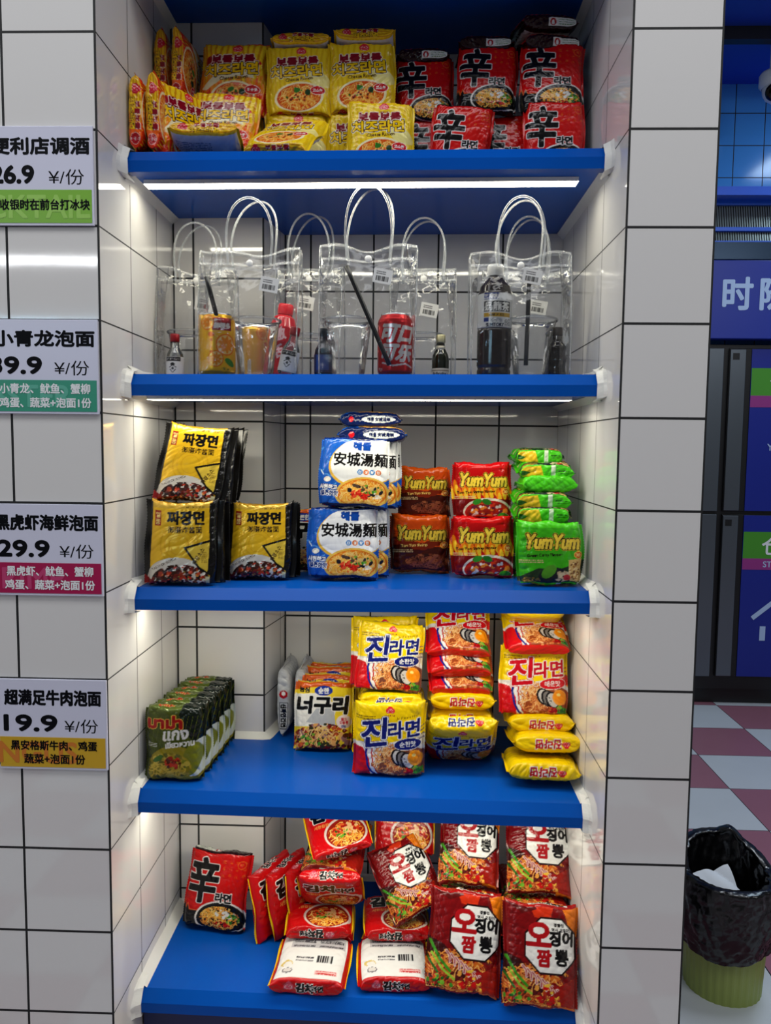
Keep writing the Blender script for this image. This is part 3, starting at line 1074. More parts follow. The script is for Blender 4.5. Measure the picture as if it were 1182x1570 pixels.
def art_mama():
    W, H, T = 124, 146, 40
    a = Art(W, H, T, (74, 84, 26))
    a.poly([(84, H + T), (W, H + T), (W, -T), (W - 8, -T), (W - 10, 70), (70, 110)], (20, 30, 18))
    for k in range(14):
        a.stroke([(k * 9, -10), (k * 9 + 30, 130)], 1.0, (96, 104, 34))
    a.ell(66, 26, 56, 44, (150, 138, 40))
    a.ell(110, 46, 20, 40, (214, 220, 206), -16)
    a.ell(100, 44, 18, 36, (126, 130, 40), -16)
    a.blobs(54, 26, 46, 30, [(170, 150, 50), (130, 120, 36), (196, 176, 80), (100, 100, 36)], 120, 3, 8)
    a.noodles(50, 20, 40, 22, [(206, 180, 80), (190, 160, 60)], 60, 1.8)
    a.blobs(62, 36, 17, 14, [(150, 40, 24), (190, 60, 34), (90, 40, 20)], 30, 2, 5)
    a.ell(32, 44, 12, 5, (70, 110, 40), 30)
    for i in range(3):
        a.stroke([(10, 76 - i * 3), (30, 74 - i * 3)], 1.2, (220, 220, 214))
    a.text('มาม่า', 46, 118, 24, (160, 26, 24), bold=2.0, out=(236, 190, 90), ow=1.3, w=68)
    a.text('แกง', 68, 92, 18, WHT, bold=1.3, rot=6, skew=.15)
    a.text('เขียวหวาน', 76, 75, 12, WHT, bold=.8, rot=8, skew=.1)
    a.rect(0, W, H, H + T, (86, 100, 34))
    a.rect(78, W, H, H + T, (22, 32, 20))
    a.text('มาม่า', 44, H + T / 2, 14, (170, 40, 26), bold=1.0, out=(226, 190, 90), ow=.8)
    a.rect(0, W, H + T, 2 * H + T, (30, 40, 24))
    return a


def art_silver():
    W, H, T = 150, 130, 30
    a = Art(W, H, T, (196, 198, 202))
    for y0 in (-T / 2, H + T / 2):
        a.ell(62, y0, 9, 9, (176, 24, 32))
        a.ell(60, y0, 5, 4, WHT)
        a.rect(80, 136, y0 - 10, y0 + 10, (30, 30, 34))
        a.rect(81.5, 134.5, y0 - 8.5, y0 + 8.5, (206, 208, 212))
        a.text('신라면건면', 108, y0, 11, BLK, bold=.8, w=48)
    a.ell(60, 70, 26, 26, (176, 24, 32))
    return a


def art_neoguri(mild):
    W, H, T = 136, 150, 32
    a = Art(W, H, T, (240, 210, 60) if mild else (214, 96, 28))
    a.poly([(0, H + T), (W, H + T), (W, 134), (96, 140), (40, 138), (0, 128)], (206, 96, 30))
    a.poly([(0, 50), (0, 120), (60, 126), (100, 96), (88, 52)], (244, 240, 232))
    a.poly([(30, 60), (52, 90), (92, 92), (98, 48)], (190, 192, 196))
    a.blobs(68, 18, 74, 40, [(140, 50, 34), (90, 40, 34), (190, 90, 50), (226, 170, 110), (60, 60, 40), (150, 110, 120), (110, 30, 26)], 260, 3, 8)
    a.noodles(60, 30, 50, 22, [(240, 206, 150), (226, 180, 110)], 60, 2)
    a.blobs(40, 20, 30, 16, VEG, 16, 2, 5)
    a.ell(68, 130, 21, 11, (34, 60, 150))
    a.text('순한' if mild else '얼큰한', 68, 130, 12, WHT, bold=.8)
    a.text('농심', 24, 132, 12, (40, 34, 30), bold=.9)
    a.text('너구리', 66, 98, 36, BLK, bold=2.6, out=WHT, ow=1.8, w=112, skew=.08)
    a.ell(116, 62, 17, 15, (244, 226, 226))
    a.text('쫄깃', 116, 68, 6.5, (190, 40, 60), bold=.4)
    a.text('오동통', 116, 60, 6.5, (190, 40, 60), bold=.4)
    a.text('면발', 116, 52, 5.5, (40, 60, 140), bold=.3)
    a.rect(0, W, H + T, 2 * H + T, (226, 180, 50))
    a.rect(0, W, H + 4, H + T - 4, (232, 196, 70))
    a.ell(80, H + T / 2, 22, 9, (34, 60, 150))
    a.text('순한', 80, H + T / 2, 9, WHT, bold=.6)
    return a


def art_kimchi():
    W, H, T = 150, 138, 32
    a = Art(W, H, T, (190, 24, 28))
    a.ell(92, 40, 52, 44, (226, 210, 200))
    a.ell(92, 39, 47, 39, (150, 40, 26))
    a.noodles(92, 36, 44, 34, NOOD, 150, 2)
    a.blobs(92, 46, 34, 20, [(200, 70, 40), (226, 110, 60), (170, 40, 30), (236, 190, 140)], 60, 3, 7)
    a.blobs(86, 40, 30, 16, VEG, 14, 2, 4)
    a.text('김치', 52, 104, 36, BLK, bold=3.0, out=WHT, ow=1.8)
    a.text('라면', 108, 98, 22, BLK, bold=1.6, out=WHT, ow=1.4)
    a.text('시원칼칼!', 40, 72, 9, (226, 160, 90), bold=.4)
    a.logo(122, 124, 7, (196, 60, 80))
    for y0, fl in ((-T / 2, True), (H + T / 2, False)):
        a.rect(0, W, y0 - T / 2, y0 + T / 2, (184, 24, 28))
        a.text('김치', 70, y0, 17, BLK, bold=1.3, out=WHT, ow=1.1, flip=fl)
        a.text('라면', 45 if fl else 95, y0, 11, BLK, bold=.8, out=WHT, ow=.8, flip=fl)
        a.logo(100 if fl else 40, y0, 7.5, (206, 90, 110), flip=fl)
    y0 = H + T
    a.rect(0, W, y0, 2 * H + T, (184, 24, 28))
    a.rect(10, W - 10, y0 + 6, 2 * H + T - 4, (238, 236, 232))
    a.rect(28, W - 14, y0 + 96, y0 + 128, (196, 194, 196))
    a.fine(32, 76, y0 + 98, y0 + 126, (70, 70, 74), 9)
    a.fine(84, 132, y0 + 98, y0 + 126, (70, 70, 74), 9)
    a.barcode(84, 116, y0 + 52, y0 + 72)
    a.fine(44, 78, y0 + 54, y0 + 68, (60, 60, 66), 4)
    a.ell(28, y0 + 46, 12, 9, (214, 190, 120))
    a.ell(30, y0 + 44, 9, 7, (236, 232, 226))
    a.ell(32, y0 + 26, 10, 8, (120, 116, 120))
    a.ell(32, y0 + 27, 8, 6, (222, 216, 210))
    a.rect(86, 130, y0 + 16, y0 + 28, (240, 200, 196))
    a.fine(88, 128, y0 + 17, y0 + 28, (190, 60, 60), 3)
    for s in (0, 1):                               # yellow trim along both seals
        a.rect(0 if s == 0 else W - 3.2, 3.2 if s == 0 else W, -T, 2 * H + T, (240, 200, 40))
    return a


def art_squid():
    W, H, T = 138, 166, 34
    a = Art(W, H, T, (116, 16, 20))
    a.poly([(96, H + T), (W, H + T), (W, 112), (120, 124)], (226, 128, 34))
    a.poly([(30, H + T), (100, H + T), (84, 140), (56, 146)], (196, 60, 30))
    a.poly([(0, H), (34, 150), (60, 160), (52, H + 10), (0, H + 10)], (90, 20, 20))
    a.poly([(0, -T), (0, 86), (30, 76), (70, 40), (W, 30), (W, -T)], (64, 22, 22))
    a.blobs(62, 26, 74, 46, [(200, 110, 40), (170, 60, 34), (120, 40, 30), (226, 160, 80), (90, 30, 28)], 240, 3, 7)
    a.noodles(48, 30, 62, 40, [(214, 140, 70), (190, 100, 50), (160, 76, 40), (230, 170, 100)], 150, 2.0)
    for i in range(8):                              # scored squid rings
        x, y = 40 + i * 9, 58 - i * 5
        a.stroke([(x - 5, y + 8), (x + 2, y + 1), (x + 3, y - 9)], 5.0, (226, 200, 190))
        a.stroke([(x - 5, y + 8), (x + 2, y + 1), (x + 3, y - 9)], 2.2, (170, 90, 100))
    a.stroke([(6, 78), (24, 52), (44, 34)], 5, (70, 140, 44))
    a.stroke([(10, 60), (30, 36), (52, 22)], 4, (150, 190, 70))
    a.stroke([(4, 52), (22, 30)], 4, (50, 110, 40))
    a.blobs(30, 16, 26, 12, VEG, 14, 2, 5)
    a.blobs(90, 22, 34, 18, [(190, 30, 30), (236, 190, 80), (150, 30, 30)], 40, 2, 5)
    a.poly([(100, 36), (W, 56), (W, -T), (110, -T)], (150, 34, 24))
    cx, cy, r = 86, 100, 47
    oct_ = lambda q: [(cx + q * math.cos(R_(22.5 + 45 * i)) * 1.04, cy + q * math.sin(R_(22.5 + 45 * i))) for i in range(8)]
    a.poly(oct_(r + 3.2), (40, 18, 18))
    a.poly(oct_(r), (240, 239, 236))
    rd = (164, 26, 34)
    a.text('오', 64, 118, 36, rd, bold=2.4, sx=1.05)
    a.text('징어', 105, 113, 23, BLK, bold=1.5)
    a.text('짬', 74, 80, 26, rd, bold=1.5)
    a.text('뽕', 106, 82, 25, BLK, bold=1.3)
    a.text('짬뽕엔', 100, 135, 6, BLK, bold=.4)
    a.text('역시 오징어!', 104, 127, 6, BLK, bold=.4)
    a.rect(0, W, H, H + T, (150, 24, 24))
    a.ell(30, H + T / 2, 6, 6, (196, 60, 70))
    a.rect(46, 118, H + 8, H + T - 8, (230, 226, 220))
    a.text('오징어짬뽕', 82, H + T / 2, 12, BLK, bold=.8)
    a.rect(0, W, -T, 0, (120, 20, 22))
    a.ell(30, -T / 2, 6, 6, (214, 80, 90))
    a.rect(44, 116, -T + 8, -8, (232, 228, 222))
    a.text('오징어짬뽕', 80, -T / 2, 12, BLK, bold=.8)
    a.rect(100, W, -T, 0, (214, 120, 40))
    a.rect(0, W, H + T, 2 * H + T, (70, 20, 20))
    return a


# ------------------------------------------------------------------ noodle packs: shape
FILM = attr_mat('printed_film', 0.19, 0.0, 0.30, 26.0, spec=0.32)
FOIL = attr_mat('metallised_film', 0.20, 0.25, 0.30, 26.0, spec=0.5)
KINDS = {}


def wrinkles(rng, n, l0, l1, amp):
    out = []
    for _ in range(n):
        d = rng.normal(size=3)
        d /= np.linalg.norm(d)
        L = rng.uniform(l0, l1)
        out.append((d * 2 * math.pi / L, rng.uniform(0, 6.283), amp * L / l1))
    return out


def wr(p, ws):
    r = 0
    warp = 3.0 * np.sin(p[..., [1, 2, 0]] * .09 + 1.3)
    for k, ph, am in ws:
        s = np.abs(np.sin((p + warp) @ k + ph))
        r = r + am * (np.sqrt(s + .004) - .72)
    return r


def pack_meshes(a, seed, film, wrk=1.0, ears=0.0, round_=4.5, fill=5.0, fin=5.0):
    """a pillow pack (mm -> m) from its artwork: wrapper body and two crimped end seals"""
    W, H, T = a.W, a.H, a.T
    rng = np.random.default_rng(seed)
    st = 1.15
    hb = W / 2 - fin
    s = np.linspace(-1, 1, int(2 * hb / st))
    s = np.sign(s) * (1 - (1 - np.abs(s)) ** 1.25)
    xs = s * hb

    def seg(n, a0, a1):
        return np.linspace(a0, a1, n, endpoint=False)
    nf, ns, nbk = int(H / st), int(T / 1.5), int(H / 2.6)
    ys = np.concatenate([seg(nf, 0, H), seg(ns, H, H + T), seg(nbk, H + T, 2 * H + T), seg(ns, -T, 0)])
    # perimeter position on the unit square: (y depth, z height)
    def sq(y):
        py = np.where(y < 0, 1 + 2 * (-y - 0) / T * 1.0 - 2 + 0, 0)
        return py
    qa = np.empty_like(ys)
    qb = np.empty_like(ys)
    for i, y in enumerate(ys):
        if y < 0:
            qa[i], qb[i] = -1 + 2 * (-y) / T, -1
        elif y < H:
            qa[i], qb[i] = -1, -1 + 2 * y / H
        elif y < H + T:
            qa[i], qb[i] = -1 + 2 * (y - H) / T, 1
        else:
            qa[i], qb[i] = 1, 1 - 2 * (y - H - T) / H
    n = round_
    # corners are rounded over roughly the thickness, not over the height
    k = T / H * 1.6
    bb = np.sign(qb) * np.clip((np.abs(qb) - (1 - k)) / k, 0, 1)
    sc = (np.abs(qa) ** n + np.abs(bb) ** n) ** (-1 / n)
    sc = np.where(np.abs(qa) + np.abs(bb) < 1e-6, 1, np.minimum(sc, 1.0))
    ca = qa * sc
    bs = bb * sc
    cb = np.where(np.abs(qb) > 1 - k, np.sign(qb) * (1 - k + k * np.abs(bs)), qb)
    dome = 1 + .10 * (1 - cb ** 2)
    S, CA = np.meshgrid(s, ca * dome, indexing='xy')
    _, CB = np.meshgrid(s, cb, indexing='xy')
    X = np.broadcast_to(xs, S.shape)
    gth = np.clip(1 - np.abs(S) ** fill, 0, 1) ** .55 * .975 + .025
    zs = 1 + .05 * np.abs(S) ** 5
    Yv = CA * T / 2 * gth
    Zv = CB * H / 2 * zs
    cor = rng.uniform(-3.5, 5.0, 4) * wrk                      # each corner is tucked or pulled out a little
    for i, (sa, sb) in enumerate(((-1, -1), (-1, 1), (1, -1), (1, 1))):
        wgt = np.clip(S * sa, 0, 1) ** 4 * np.clip(CB * sb, 0, 1) ** 4
        X = X - sa * cor[i] * wgt
        Zv = Zv - sb * cor[i] * .7 * wgt
    X = X + 1.2 * wrk * np.sin(CB * rng.uniform(2, 5) + rng.uniform(0, 6)) * np.abs(S) ** 3 * np.sign(S)
    Zv = Zv + 1.6 * wrk * np.sin(S * rng.uniform(3, 6) + rng.uniform(0, 6)) * np.abs(CB) ** 6 * np.sign(CB)
    P = np.stack([X, Yv, Zv], -1)
    big = wrinkles(rng, 4, 45, 80, 1.9 * wrk)
    fine = wrinkles(rng, 5, 14, 32, 1.7 * wrk)
    edge = np.clip(np.abs(S) ** 3 + .8 * np.abs(CB) ** 6 + .16, 0, 1.1)
    d = wr(P, big) * (.35 + .5 * edge) + wr(P, fine) * edge
    nrm = np.stack([np.zeros_like(S), CA / (np.abs(CA) + np.abs(CB) ** 4 + .05), CB ** 5 / (np.abs(CA) + np.abs(CB) ** 4 + .05)], -1)
    pinch = np.clip(gth * 1.4, 0, 1)[..., None]
    P = P + nrm * d[..., None] * pinch
    wav = 3.4 * wrk * np.sin(P[..., 2] / rng.uniform(15, 24) + rng.uniform(0, 6)) * np.abs(S) ** 9
    P[..., 1] += wav
    if ears:
        P[..., 2] += ears * np.abs(S) ** 8 * (CB > 0) * CB ** 2
    nv, nu = S.shape
    u_mm = np.broadcast_to(xs + W / 2, S.shape)
    v_mm = np.broadcast_to(ys[:, None], S.shape)
    col = a.sample(u_mm, v_mm).reshape(-1, 3)
    idx = np.arange(nv * nu).reshape(nv, nu)
    nxt = np.roll(idx, -1, 0)
    F = np.stack([idx[:, :-1], idx[:, 1:], nxt[:, 1:], nxt[:, :-1]], -1).reshape(-1, 4)
    body = new_mesh('wrapper', P.reshape(-1, 3) / 1000, F, [film], None, True, col)
    # seals: a flat crimped band continuing the pinched end, zigzag cut
    seals = []
    front_rows = np.arange(0, nf, 2)
    for sgn, ci in ((-1, 0), (1, nu - 1)):
        line = P[front_rows, ci]
        mid = (P[:nf, ci][::2][:len(front_rows)] + 0) * 1.0
        zz = line[:, 2]
        m = len(zz)
        K = 9
        vs, cs = [], []
        for side in (-1, 1):
            for j in range(K):
                t = j / (K - 1)
                x = line[:, 0] + sgn * (t * fin - .6)
                y = line[:, 1] + side * .35 + .35 * math.sin(j * 2.6) + 2.0 * wrk * t * np.sin(zz / 13 + seed)
                z = zz * (1 + .012 * t)
                if j == K - 1:
                    x = x + sgn * .55 * np.where(np.arange(m) % 2 == 0, 1, -1)
                vs.append(np.stack([x, y + 0 * x, z], -1))
                cs.append(a.sample(np.clip(x + W / 2, 0, W - .3), ys[front_rows] if side < 0 else (2 * H + T - .5 - ys[front_rows])))
        vs = np.array(vs)
        cs = np.array(cs).reshape(-1, 3)
        id_ = np.arange(2 * K * m).reshape(2 * K, m)
        fs = []
        for b in (0, K):
            q = id_[b:b + K]
            fs.append(np.stack([q[:-1, :-1], q[1:, :-1], q[1:, 1:], q[:-1, 1:]], -1).reshape(-1, 4))
        fs.append(np.stack([id_[K - 1, :-1], id_[2 * K - 1, :-1], id_[2 * K - 1, 1:], id_[K - 1, 1:]], -1))
        for e in (0, m - 1):
            fs.append(np.stack([id_[:K - 1, e], id_[1:K, e], id_[K + 1:, e], id_[K:2 * K - 1, e]], -1))
        seals.append(new_mesh('end_seal', vs.reshape(-1, 3) / 1000, np.concatenate(fs), [film], None, True, cs))
    return body, seals, P.reshape(-1, 3) / 1000


def kind(name, a, film, nvar=2, **kw):
    KINDS[name] = [pack_meshes(a, 11 + i * 17 + len(KINDS) * 5, film, **kw) for i in range(nvar)]


kind('jin_mild', art_jin(False), FILM, 3)
kind('jin_spicy', art_jin(True), FILM, 3)
kind('shin', art_shin(), FILM, 3, wrk=1.1)
kind('cheese', art_cheese(False), FILM, 3)
kind('cheese_spicy', art_cheese(True), FILM, 3)
kind('jajang', art_jajang(), FOIL, 2, wrk=.8, ears=7, fin=9)
kind('anseong', art_anseong(), FILM, 2, wrk=.9)
kind('yum_orange', art_yum('orange'), FILM, 1, wrk=1.2)
kind('yum_red', art_yum('red'), FILM, 1, wrk=1.2)
kind('yum_green', art_yum('green'), FILM, 2, wrk=1.3)
kind('mama', art_mama(), FOIL, 2, wrk=1.0)
kind('silver', art_silver(), FILM, 1, wrk=.9)
kind('neoguri', art_neoguri(True), FILM, 2)
kind('neoguri_hot', art_neoguri(False), FILM, 1)
kind('kimchi', art_kimchi(), FILM, 3, wrk=.9)
kind('squid', art_squid(), FILM, 3, wrk=1.2)
COUNT = {}


def rotm(pose, lean, yaw, roll):
    rx = lambda d: Matrix.Rotation(R_(d), 3, 'X')
    ry = lambda d: Matrix.Rotation(R_(d), 3, 'Y')
    rz = lambda d: Matrix.Rotation(R_(d), 3, 'Z')
    if pose == 'S':                    # standing, front towards the aisle, leaning back; roll turns it in its own plane
        return rz(yaw) @ rx(-lean) @ ry(roll)
    if pose == 'F':                    # lying face up, bottom edge towards the aisle (lean tips it)
        return rz(yaw) @ rx(-90 + lean) @ ry(roll)
    if pose == 'T':                    # lying face up, top edge towards the aisle
        return rz(yaw) @ rx(90 + lean) @ rz(180) @ ry(roll) if 0 else rz(180 + yaw) @ rx(-90 + lean) @ ry(roll)
    if pose == 'B':                    # lying face down, bottom edge towards the aisle
        return rz(yaw) @ rx(90 + lean) @ ry(roll)
    if pose == 'E':                    # on edge: the bottom strip upright towards the aisle, left end on top
        return rz(yaw) @ rx(-lean) @ Matrix(((0, -1, 0), (0, 0, 1), (-1, 0, 0)))
    if pose == 'G':                    # on edge: the top strip upright towards the aisle, left end on top
        return rz(yaw) @ rx(-lean) @ Matrix(((0, 1, 0), (0, 0, -1), (-1, 0, 0)))


CUR = [1]


def pack(kindname, u, v, Y, z, label, group, pose='S', lean=0, yaw=0, roll=0, sc=1.0, sink=.0):
    """set a pack so that its lowest point is at z and its nearest point at depth Y; u, v give its middle"""
    c = COUNT.get(kindname, 0)
    COUNT[kindname] = c + 1
    body, seals, P = KINDS[kindname][c % len(KINDS[kindname])]
    Rm = rotm(pose, lean, yaw, roll)
    A = np.array(Rm) * sc
    Q = P @ A.T
    lo, hi = Q.min(0), Q.max(0)
    x = at(u, v, Y)[0]
    z = z + SLOPE[CUR[0]] * (x - XL) / (XR - XL)
    if pose in 'EG':                   # the outer seal stands below the body
        lo[2] -= .0075 * sc
    loc = Vector((x - (lo[0] + hi[0]) / 2, Y - lo[1], z - lo[2] - sink))
    o = link('noodle_pack', body)
    o.matrix_world = Matrix.Translation(loc) @ (Rm.to_4x4()) @ Matrix.Scale(sc, 4)
    for s in seals:
        link('end_seal', s, o)
    tag(o, label, 'noodle pack', group)
    o['top'] = float(hi[2] - lo[2] + z)
    return o
#%%PLACE
# ------------------------------------------------------------------ shelf 1 (top)
CUR[0] = 1
z = SH[1]
G = 'yellow cheese noodle packs on the top shelf'
pack('cheese_spicy', 206, 170, .124, z, 'striped cheese noodle pack standing on edge, leftmost on the shelf front', G, 'E')
pack('cheese_spicy', 232, 170, .124, z, 'striped cheese noodle pack standing on edge, second from the left wall', G, 'E')
pack('cheese_spicy', 207, 170, .275, z, 'striped cheese noodle pack standing on edge behind the leftmost one', G, 'E')
pack('cheese_spicy', 236, 170, .275, z, 'striped cheese noodle pack standing on edge behind the second one', G, 'E')
pack('cheese_spicy', 243, 80, .262, z + .140, 'striped cheese noodle pack standing on edge, highest in the left corner', G, 'E', lean=3)
pack('cheese_spicy', 277, 90, .250, z + .130, 'striped cheese noodle pack standing on edge, right of the highest one', G, 'E', yaw=-8, lean=3)
pack('cheese_spicy', 268, 150, .150, z, 'striped cheese noodle pack turned sideways beside the two upright edges', G, 'S', lean=6, yaw=58)
pack('cheese_spicy', 352, 200, .285, z, 'striped cheese noodle pack hidden under the big striped one', G, 'S', lean=2, sc=.92)
pack('cheese_spicy', 357, 125, .275, z + .124, 'striped cheese noodle pack with chilli print facing front, highest of the striped fronts', G, 'S', lean=6, yaw=-4, roll=3)
pack('cheese_spicy', 338, 180, .205, z + .018, 'striped cheese noodle pack leaning back below the upright striped front', G, 'S', lean=16, roll=5, sc=.95)
pack('cheese', 306, 212, .122, z + .004, 'yellow pack lying at the shelf edge with its white back showing below', G, 'F', lean=-14, yaw=3, sc=.92)
pack('cheese', 430, 205, .126, z, 'yellow cheese noodle pack slumped back at the shelf edge, left of the upright front', G, 'S', lean=52, yaw=-9, roll=7, sc=.95)
pack('cheese', 452, 205, .262, z, 'yellow cheese noodle pack mostly hidden behind the slumped one', G, 'S', lean=4, sc=.90)
pack('cheese', 457, 132, .262, z + .118, 'yellow cheese noodle pack with bowl facing front, left of the upper pair', G, 'S', lean=4, sc=.93)
pack('cheese', 554, 130, .262, z + .119, 'yellow cheese noodle pack with bowl facing front, right of the upper pair', G, 'S', lean=4, sc=.95)
pack('cheese', 582, 205, .225, z, 'yellow cheese noodle pack upright beside the red packs, left part of a row', G, 'S', lean=6, roll=2, sc=.93)
pack('cheese', 547, 205, .262, z, 'yellow cheese noodle pack half hidden behind the upright yellow one', G, 'S', lean=5, sc=.90)
pack('cheese', 459, 68, .265, z + .238, 'yellow pack lying flat on the left pack of the upper pair', G, 'F', lean=-8, sc=.85)
pack('cheese', 557, 66, .262, z + .242, 'yellow pack lying flat on the right pack of the upper pair', G, 'F', lean=-8, sc=.85)
G = 'red noodle packs on the top shelf'
pack('shin', 650, 130, .285, z + .114, 'red noodle pack in the upper row, nearest the yellow packs', G, 'S', lean=12, sc=.86, roll=-2)
pack('shin', 748, 120, .270, z + .122, 'red noodle pack in the middle of the upper row', G, 'S', lean=10, sc=.86, roll=3)
pack('shin', 850, 135, .250, z + .112, 'red noodle pack at the right end of the upper row', G, 'S', lean=12, sc=.90, roll=2)
pack('shin', 709, 205, .235, z - .004, 'red noodle pack in the lower row, left of two bright fronts', G, 'S', lean=5, sc=.85, roll=5)
pack('shin', 852, 205, .235, z, 'red noodle pack in the lower row beside the right wall', G, 'S', lean=5, sc=.86)
pack('shin', 775, 205, .275, z, 'red noodle pack half hidden between the two lower bright fronts', G, 'S', lean=10, sc=.83, yaw=-4)
pack('shin', 655, 205, .275, z, 'red noodle pack half hidden behind the yellow pack in the lower row', G, 'S', lean=10, sc=.80)
pack('shin', 648, 82, .300, z + .232, 'dark red pack lying flat above the upper row, nearest the yellow packs', G, 'T', lean=-4, sc=.78)
pack('shin', 746, 70, .285, z + .246, 'dark red pack lying flat above the middle of the upper row', G, 'T', lean=-4, sc=.78)
pack('shin', 842, 80, .262, z + .238, 'red pack lying flat with white label strip, lower of the two at the right wall', G, 'T', lean=-7, roll=-9, sc=.84)
pack('shin', 838, 45, .268, z + .276, 'red pack lying flat with white label strip, upper of the two at the right wall', G, 'T', lean=-7, roll=-7, sc=.84)

# ------------------------------------------------------------------ shelf 3
CUR[0] = 3
z = SH[3]
G = 'black and yellow jajang noodle packs'
pack('jajang', 276, 840, .124, z, 'black and yellow jajang pack at the left end of the shelf edge', G, lean=7, sc=1.04)
pack('jajang', 290, 835, .162, z, 'black and yellow jajang pack right behind the leftmost one', G, lean=7, sc=1.02)
pack('jajang', 397, 832, .190, z, 'black and yellow jajang pack beside the blue and white packs', G, lean=8, sc=.99)
pack('jajang', 404, 826, .228, z, 'black and yellow jajang pack behind the one beside the blue packs', G, lean=8, sc=.98)
pack('jajang', 292, 725, .150, z + .147, 'black and yellow jajang pack on top, front of its stack, tilted', G, lean=16, roll=6, sc=1.0)
pack('jajang', 304, 722, .188, z + .147, 'black and yellow jajang pack on top, second in its stack', G, lean=16, roll=4, sc=1.0)
pack('jajang', 314, 720, .225, z + .147, 'black and yellow jajang pack on top, last in its stack', G, lean=16, roll=3, sc=1.0)
pack('neoguri_hot', 462, 822, .300, z, 'orange and red noodle pack behind the second jajang front', None, lean=6, sc=.84)
G = 'blue and white seafood noodle packs'
pack('anseong', 524, 838, .190, z, 'blue and white seafood noodle pack, front of the lower row', G, lean=7, sc=.98)
pack('anseong', 542, 834, .226, z, 'blue and white seafood noodle pack behind the lower front', G, lean=7, sc=.97)
pack('anseong', 541, 742, .200, z + .134, 'blue and white seafood noodle pack, front of the upper row', G, lean=9, roll=2, sc=.96)
pack('anseong', 556, 740, .236, z + .134, 'blue and white seafood noodle pack, second of the upper row', G, lean=9, sc=.96)
pack('anseong', 563, 738, .272, z + .134, 'blue and white seafood noodle pack, last of the upper row', G, lean=9, sc=.96)
pack('anseong', 570, 686, .235, z + .263, 'dark blue seafood noodle pack lying flat, lower of the two on top', G, 'F', sc=.96)
pack('anseong', 566, 660, .240, z + .294, 'dark blue seafood noodle pack lying flat, topmost of its stack', G, 'F', yaw=2, sc=.90)
G = 'orange, red and green curry noodle packs'
pack('yum_orange', 644, 840, .285, z, 'orange shrimp noodle pack on the shelf', G, lean=5, sc=.97)
pack('yum_orange', 650, 765, .315, z + .110, 'dark orange shrimp noodle pack on top of the orange one', G, lean=5, sc=.86)
pack('yum_red', 740, 846, .235, z, 'red shrimp noodle pack on the shelf, below its twin', G, lean=5, sc=.98)
pack('yum_red', 739, 765, .260, z + .112, 'red shrimp noodle pack on top of its twin', G, lean=5, sc=.93)
pack('yum_green', 845, 860, .150, z, 'green curry noodle pack facing front at the right end of the shelf', G, lean=5, sc=.98)
pack('yum_green', 832, 860, .250, z, 'green curry noodle pack hidden behind the green front', G, lean=3, sc=.95)
pack('yum_green', 834, 800, .200, z + .111, 'bright green curry pack lying flat on the green front', G, 'F', sc=.90, lean=4)
pack('yum_green', 833, 776, .205, z + .138, 'bright green curry pack lying flat, second above the green front', G, 'F', sc=.88, lean=4)
pack('yum_green', 842, 745, .215, z + .166, 'bright green curry pack lying flat, third above the green front', G, 'T', sc=.88, lean=3)
pack('yum_green', 838, 722, .225, z + .194, 'green curry pack lying flat with picture turned front, fourth above the front', G, 'F', sc=.88, lean=6)
pack('yum_green', 828, 697, .250, z + .222, 'dark green curry pack lying flat, topmost in the right corner', G, 'F', sc=.82)

# ------------------------------------------------------------------ shelf 4
CUR[0] = 4
z = SH[4]
G = 'olive green noodle packs in a row'
lab = ['olive green noodle pack at the front of the row by the left wall', 'olive green noodle pack second in the row by the left wall', 'olive green noodle pack third in the row by the left wall',
       'olive green noodle pack fourth in the row by the left wall', 'olive green noodle pack fifth in the row by the left wall', 'olive green noodle pack last in the row, against the tiled pier']
for i in range(6):
    yy = .146 + i * .0405
    pack('mama', [264, 276, 288, 298, 308, 317][i], 1140 - i * 11, yy, z, lab[i], G, lean=3, yaw=[0, 2, -2, 1, -1, 0][i], sc=.95 - .006 * i)
G = 'silver noodle packs standing on edge'
pack('silver', 434, 1045, .392, z, 'silver noodle pack standing on edge beside the tiled pier', G, 'E', lean=2, sc=1.02)
pack('silver', 461, 1045, .392, z, 'silver noodle pack standing on edge behind the udon fronts', G, 'E', lean=2, sc=1.02)
G = 'yellow udon noodle packs'
pack('neoguri', 494, 1085, .315, z, 'white and yellow udon noodle pack, front of its row', G, lean=14, sc=.93)
pack('neoguri', 503, 1070, .353, z + .002, 'white and yellow udon noodle pack, second in its row', G, lean=14, sc=.95)
pack('neoguri', 508, 1060, .391, z + .004, 'white and yellow udon noodle pack, third in its row', G, lean=14, sc=.97)
pack('neoguri_hot', 512, 1055, .429, z + .004, 'orange udon noodle pack at the back of the row', G, lean=12, sc=.97)
G = 'mild ramen packs with navy lettering'
pack('jin_mild', 597, 1125, .200, z, 'yellow ramen pack with navy lettering, standing at the shelf front', G, lean=3, sc=1.03)
for i, t in enumerate(['lowest', 'second', 'third', 'topmost']):
    pack('jin_mild', 590 + 3 * i, 1090 - 8 * i, .246 + (i % 2) * .005, z + .036 * i, 'yellow ramen pack lying face down behind the navy lettered front, %s of four' % t, G, 'S', lean=-86, sc=.98)
pack('jin_mild', 597, 1010, .262, z + .146, 'yellow ramen pack with navy lettering, standing upright on the flat ones', G, lean=16, roll=4, sc=.98)
pack('jin_mild', 588, 1005, .300, z + .150, 'yellow ramen pack right behind the upper navy lettered front', G, lean=16, sc=1.0)
G = 'ramen packs in the middle stack'
pack('jin_mild', 708, 1145, .205, z, 'yellow ramen pack tipped forward in shade, front of the middle stack', G, lean=-44, sc=1.03)
